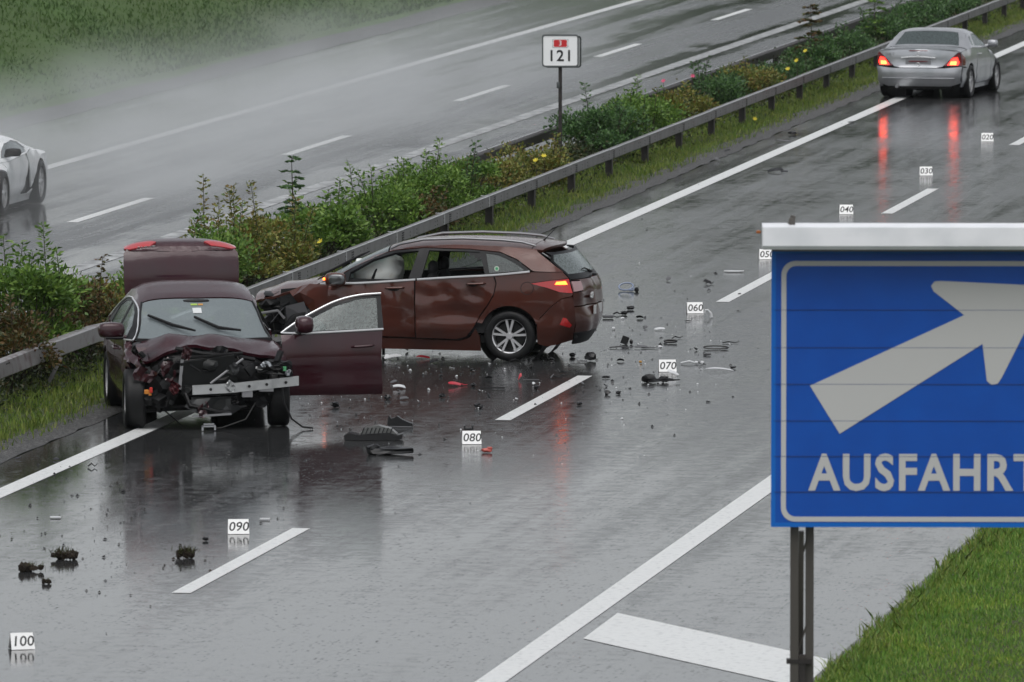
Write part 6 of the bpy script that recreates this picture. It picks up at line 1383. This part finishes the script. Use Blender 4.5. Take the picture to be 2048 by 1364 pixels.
place('edge_scrap', 'black scrap on the gravel just above the whitish scrap', 1455, 304, shard(.12, .06, .03, 452), M_dbk)
place('white_chip', 'white slip of plastic at the left below the sedan', 111, 1037, MB().box((0, 0, .008), (.11, .08, .014), bev=.003), M_dwh)
place('white_chip', 'white slip of plastic above the near lane dash', 530, 1041, MB().box((0, 0, .010), (.10, .05, .018), bev=.003), M_dwh, -4)
place('dark_chip', 'dark flake on the white edge line at lower left', 113, 921, shard(.09, .06, .02, 453), M_dbk)
place('dark_chip', 'dark flake between the edge line and the gravel at lower left', 36, 919, shard(.10, .05, .015, 454), M_dbk)
place('dark_chip', 'small dark block left of tent 090', 411, 1082, chunk(.06, .05, .035, 455, .2), M_dbk)
place('dark_chip', 'forked dark twig right of the lower left edge line', 185, 935, stick(.10, .009, 456), M_dbk)
# scraps nothing tells apart
q8 = random.Random(808)
for i in range(46):
    cx, cy, a_, b_ = [(840, 722, 120, 10), (960, 745, 150, 28), (1110, 720, 70, 30), (1270, 700, 90, 45), (880, 800, 150, 30), (1390, 650, 60, 60)][i % 6]
    px, py = q8.gauss(cx, a_), q8.gauss(cy, b_); w_ = q8.uniform(.05, .13); k = i % 3
    if py < 690 and px < 1210 or py < 560: continue
    mbx = (shard(w_, w_*.5, w_*.35, 900+i) if k == 0 else chunk(w_*.7, w_*.5, w_*.4, 900+i, .4) if k == 1 else stick(w_*1.6, .007, 900+i))
    where = ('on the road under the wagon sill', 'on the dark reflection below the wagon doors', 'beside the wagon rear wheel', 'in the lane behind the wagon bumper', 'in front of the open burgundy door', 'in the lane near tent 060')[i % 6]
    what = ('flat black plastic scrap', 'lumpy black plastic scrap', 'thin black plastic sliver')[k]
    place('plastic_scrap', what+' '+where, px, py, mbx, (M_dbk, M_dbk, M_dgy)[k if i % 4 == 0 else 0], q8.uniform(0, 180), group='small black scraps around the wagon')
for i in range(16):
    cx, cy, a_, b_ = [(870, 770, 130, 25), (1000, 790, 120, 30), (1300, 690, 80, 45)][i % 3]
    px, py = q8.gauss(cx, a_), q8.gauss(cy, b_); w_ = q8.uniform(.05, .12)
    if py < 700 and px < 1210: continue
    place('pale_scrap', ('grey', 'white')[i % 2]+' plastic flake '+('on the wet road right of the open burgundy door', 'on the road left of the lane dash below the wagon', 'in the lane behind the wagon')[i % 3], px, py, shard(w_, w_*.55, w_*.3, 950+i), (M_dgy, M_dwh)[i % 2], q8.uniform(0, 180), group='small pale flakes around the wagon')
# lumps of soil and turf thrown onto the lane
M_turf = leaf_mat('turf_blades', [(.03, .035, .010), (.05, .05, .016), (.07, .085, .02), (.05, .03, .012)])
def clod(label, px, py, w, h, seed, grass=0):
    x, y = at(px, py); root = empty('turf_clod', (x, y, .004)); tag(root, label, 'clod', 'clods of turf thrown on the lane'); q = random.Random(seed); mb = MB()
    for k in range(14): lump(mb, (q.uniform(-w*.42, w*.42), q.uniform(-w*.2, w*.2), h*.3), (w*q.uniform(.16, .4), w*q.uniform(.16, .4), h*q.uniform(.4, .95)), seed+k, .4, 1)
    mb.build('soil', M_soil, root, 20)
    if grass:
        r_ = np.random.default_rng(seed); P = np.stack([r_.normal(0, w*.22, grass), r_.normal(0, w*.15, grass), np.full(grass, h*.4)], 1); D = r_.normal(0, .6, (grass, 3))+np.array([.2, 0, .8])
        V, F = leaves(P, D, h*.6, .003, seed); link('grass_tuft', mesh_np('grass_tuft', V, F), M_turf, root)
clod('brown clod with grass on its right side, upper of the left cluster', 126, 1119, .26, .13, 501, 90)
clod('ragged dark clod at far left, widest of the cluster', 64, 1143, .25, .11, 511, 30)
clod('smallest round clod below the others at left', 93, 1168, .08, .07, 521, 12)
clod('upright grassy clod standing alone left of the near lane dash', 370, 1117, .18, .13, 531, 140)
# crumbs and glass nobody could count
def crumbs(name, label, m, n, regions, smin, smax, seed):
    q = np.random.default_rng(seed); V = []; F = []
    base = np.array([(1, 0, 0), (-.6, .8, 0), (-.5, -.8, 0), (.1, .1, .8), (.5, .6, .3)]); fb = [(0, 1, 3), (1, 2, 3), (2, 0, 3), (0, 4, 1), (0, 2, 1), (3, 4, 0), (1, 4, 3)]
    for i in range(n):
        cx, cy, sx_, sy_ = regions[q.integers(len(regions))]; px, py = q.normal(cx, sx_), q.normal(cy, sy_)
        if py < 180 or py > 1340: continue
        x, y = at(px, py); s_ = q.uniform(smin, smax)*(.5+q.random()**3*1.6); a = q.uniform(0, 6.28); c, s2 = math.cos(a), math.sin(a)
        k = len(V); b = base*q.uniform(.5, 1.4, (5, 3))*s_
        V += [(x+c*p[0]-s2*p[1], y+s2*p[0]+c*p[1], .004+max(0, p[2])) for p in b]; F += [tuple(j+k for j in f) for f in fb]
    me = bpy.data.meshes.new(name); me.from_pydata(V, [], F); tag(link(name, me, m), label, 'debris', kind='stuff')
reg = [(850, 735, 130, 22), (1000, 760, 160, 45), (1250, 690, 110, 55), (1320, 740, 90, 50), (900, 830, 180, 50), (700, 830, 90, 40)]
reg2 = [(150, 1080, 130, 80), (250, 980, 160, 60), (560, 950, 160, 60), (1380, 620, 120, 60), (1450, 400, 160, 80), (850, 735, 130, 20)]
crumbs('dark_crumbs', 'fine dark crumbs of plastic scattered over the lanes', M_dbk, 900, reg+reg2, .006, .017, 601)
crumbs('pale_crumbs', 'fine pale glass and plastic crumbs scattered between the wrecks', M_dwh, 300, reg, .005, .012, 602)
crumbs('soil_crumbs', 'crumbs of soil strewn over the lane at lower left', M_soil, 150, [(150, 1080, 120, 70), (230, 1000, 120, 60), (370, 1110, 40, 25)], .005, .012, 603)
# ------------------------------------------------------------------ rain haze and tyre spray
def haze_box():
    x0, x1, y0, y1, z0, z1 = -905, 905, -205, 1405, -1.1, 52
    mb = MB().raw([(x0, y0, z0), (x1, y0, z0), (x1, y1, z0), (x0, y1, z0), (x0, y0, z1), (x1, y0, z1), (x1, y1, z1), (x0, y1, z1)], [(0, 3, 2, 1), (4, 5, 6, 7), (0, 1, 5, 4), (1, 2, 6, 5), (2, 3, 7, 6), (3, 0, 4, 7)])
    m = bpy.data.materials.new('haze'); m.use_nodes = True; N = m.node_tree.nodes; N.clear()
    o_ = N.new('ShaderNodeOutputMaterial'); v = N.new('ShaderNodeVolumePrincipled'); v.inputs['Color'].default_value = (.86, .90, .93, 1); v.inputs['Density'].default_value = .00006; v.inputs['Anisotropy'].default_value = .2
    m.node_tree.links.new(v.outputs[0], o_.inputs['Volume'])
    o = mb.build('haze', m, None, None); tag(o, kind='stuff'); return o
haze_box()

def spray():
    """mist thrown up behind the white car, thinning along the road and upwards"""
    x0, x1, y0, y1, z1 = -35.2, -25.0, 130, 205, 2.2
    mb = MB().raw([(x0, y0, .012), (x1, y0, .012), (x1, y1, .012), (x0, y1, .012), (x0, y0, z1), (x1, y0, z1), (x1, y1, z1), (x0, y1, z1)], [(0, 3, 2, 1), (4, 5, 6, 7), (0, 1, 5, 4), (1, 2, 6, 5), (2, 3, 7, 6), (3, 0, 4, 7)])
    m = bpy.data.materials.new('spray_mist'); m.use_nodes = True; nt = m.node_tree; N, L = nt.nodes, nt.links; N.clear()
    o_ = N.new('ShaderNodeOutputMaterial'); v = N.new('ShaderNodeVolumePrincipled'); v.inputs['Color'].default_value = (.93, .95, .96, 1); v.inputs['Anisotropy'].default_value = .3
    tc = N.new('ShaderNodeTexCoord'); sx_ = N.new('ShaderNodeSeparateXYZ'); L.new(tc.outputs['Object'], sx_.inputs[0])
    def mr(src, a, b, c, d):
        q = N.new('ShaderNodeMapRange'); q.interpolation_type = 'SMOOTHSTEP'; q.inputs['From Min'].default_value = a; q.inputs['From Max'].default_value = b; q.inputs['To Min'].default_value = c; q.inputs['To Max'].default_value = d; L.new(src, q.inputs['Value']); return q.outputs[0]
    def mul(a, b):
        q = N.new('ShaderNodeMath'); q.operation = 'MULTIPLY'; L.new(a, q.inputs[0]); L.new(b, q.inputs[1]); return q.outputs[0]
    n = N.new('ShaderNodeTexNoise'); n.inputs['Scale'].default_value = .45; n.inputs['Detail'].default_value = 3; mpn = N.new('ShaderNodeMapping'); mpn.inputs['Scale'].default_value = (1, .3, 1.4); L.new(tc.outputs['Object'], mpn.inputs['Vector']); L.new(mpn.outputs[0], n.inputs['Vector'])
    d = mul(mr(n.outputs['Fac'], .36, .62, .08, 1.0), mr(sx_.outputs['Z'], .1, 2.1, 1, 0))
    d = mul(d, mul(mr(sx_.outputs['Y'], 131, 142, .15, 1), mr(sx_.outputs['Y'], 152, 203, 1, 0)))
    d = mul(d, mul(mr(sx_.outputs['X'], -34.6, -32.2, 0, 1), mr(sx_.outputs['X'], -28.8, -25.4, 1, 0)))
    q = N.new('ShaderNodeMath'); q.operation = 'MULTIPLY'; q.inputs[1].default_value = .18; L.new(d, q.inputs[0]); L.new(q.outputs[0], v.inputs['Density']); L.new(v.outputs[0], o_.inputs['Volume'])
    o = mb.build('spray', m, None, None); tag(o, 'pale mist of tyre spray trailing behind the white sports car', 'spray', kind='stuff')
spray()

# unseen wood and rise, added to darken what the wet lanes mirror
def unseen_wood():
    q = random.Random(77); mb = MB()
    for i in range(170):
        x = q.uniform(-76, 60); y = q.uniform(455, 560); r = q.uniform(4.5, 8); h = q.uniform(17, 25); zg = (y-440)*.10
        lump(mb, (x, y, zg+h*.55), (r*1.5, r*1.5, h), 700+i, .28, 2); mb.tube([(x, y, zg-4), (x, y, zg+h*.4)], .4, 5)
    tag(mb.build('unseen_wood', mat('far_foliage', (.020, .032, .014), .9), None, 20), 'unseen dark wood added to darken the wet road reflections', 'wood', kind='stuff')
unseen_wood()
strip('unseen_rise', [(-110, -1), (-96, 0), (-30, 0.2), (80, .2), (110, -1)], 421, 600, M_hill, 20, .0)
fr_ = bpy.data.objects['unseen_rise']
for v in fr_.data.vertices: v.co.z += max(0, (v.co.y-440)*.10)
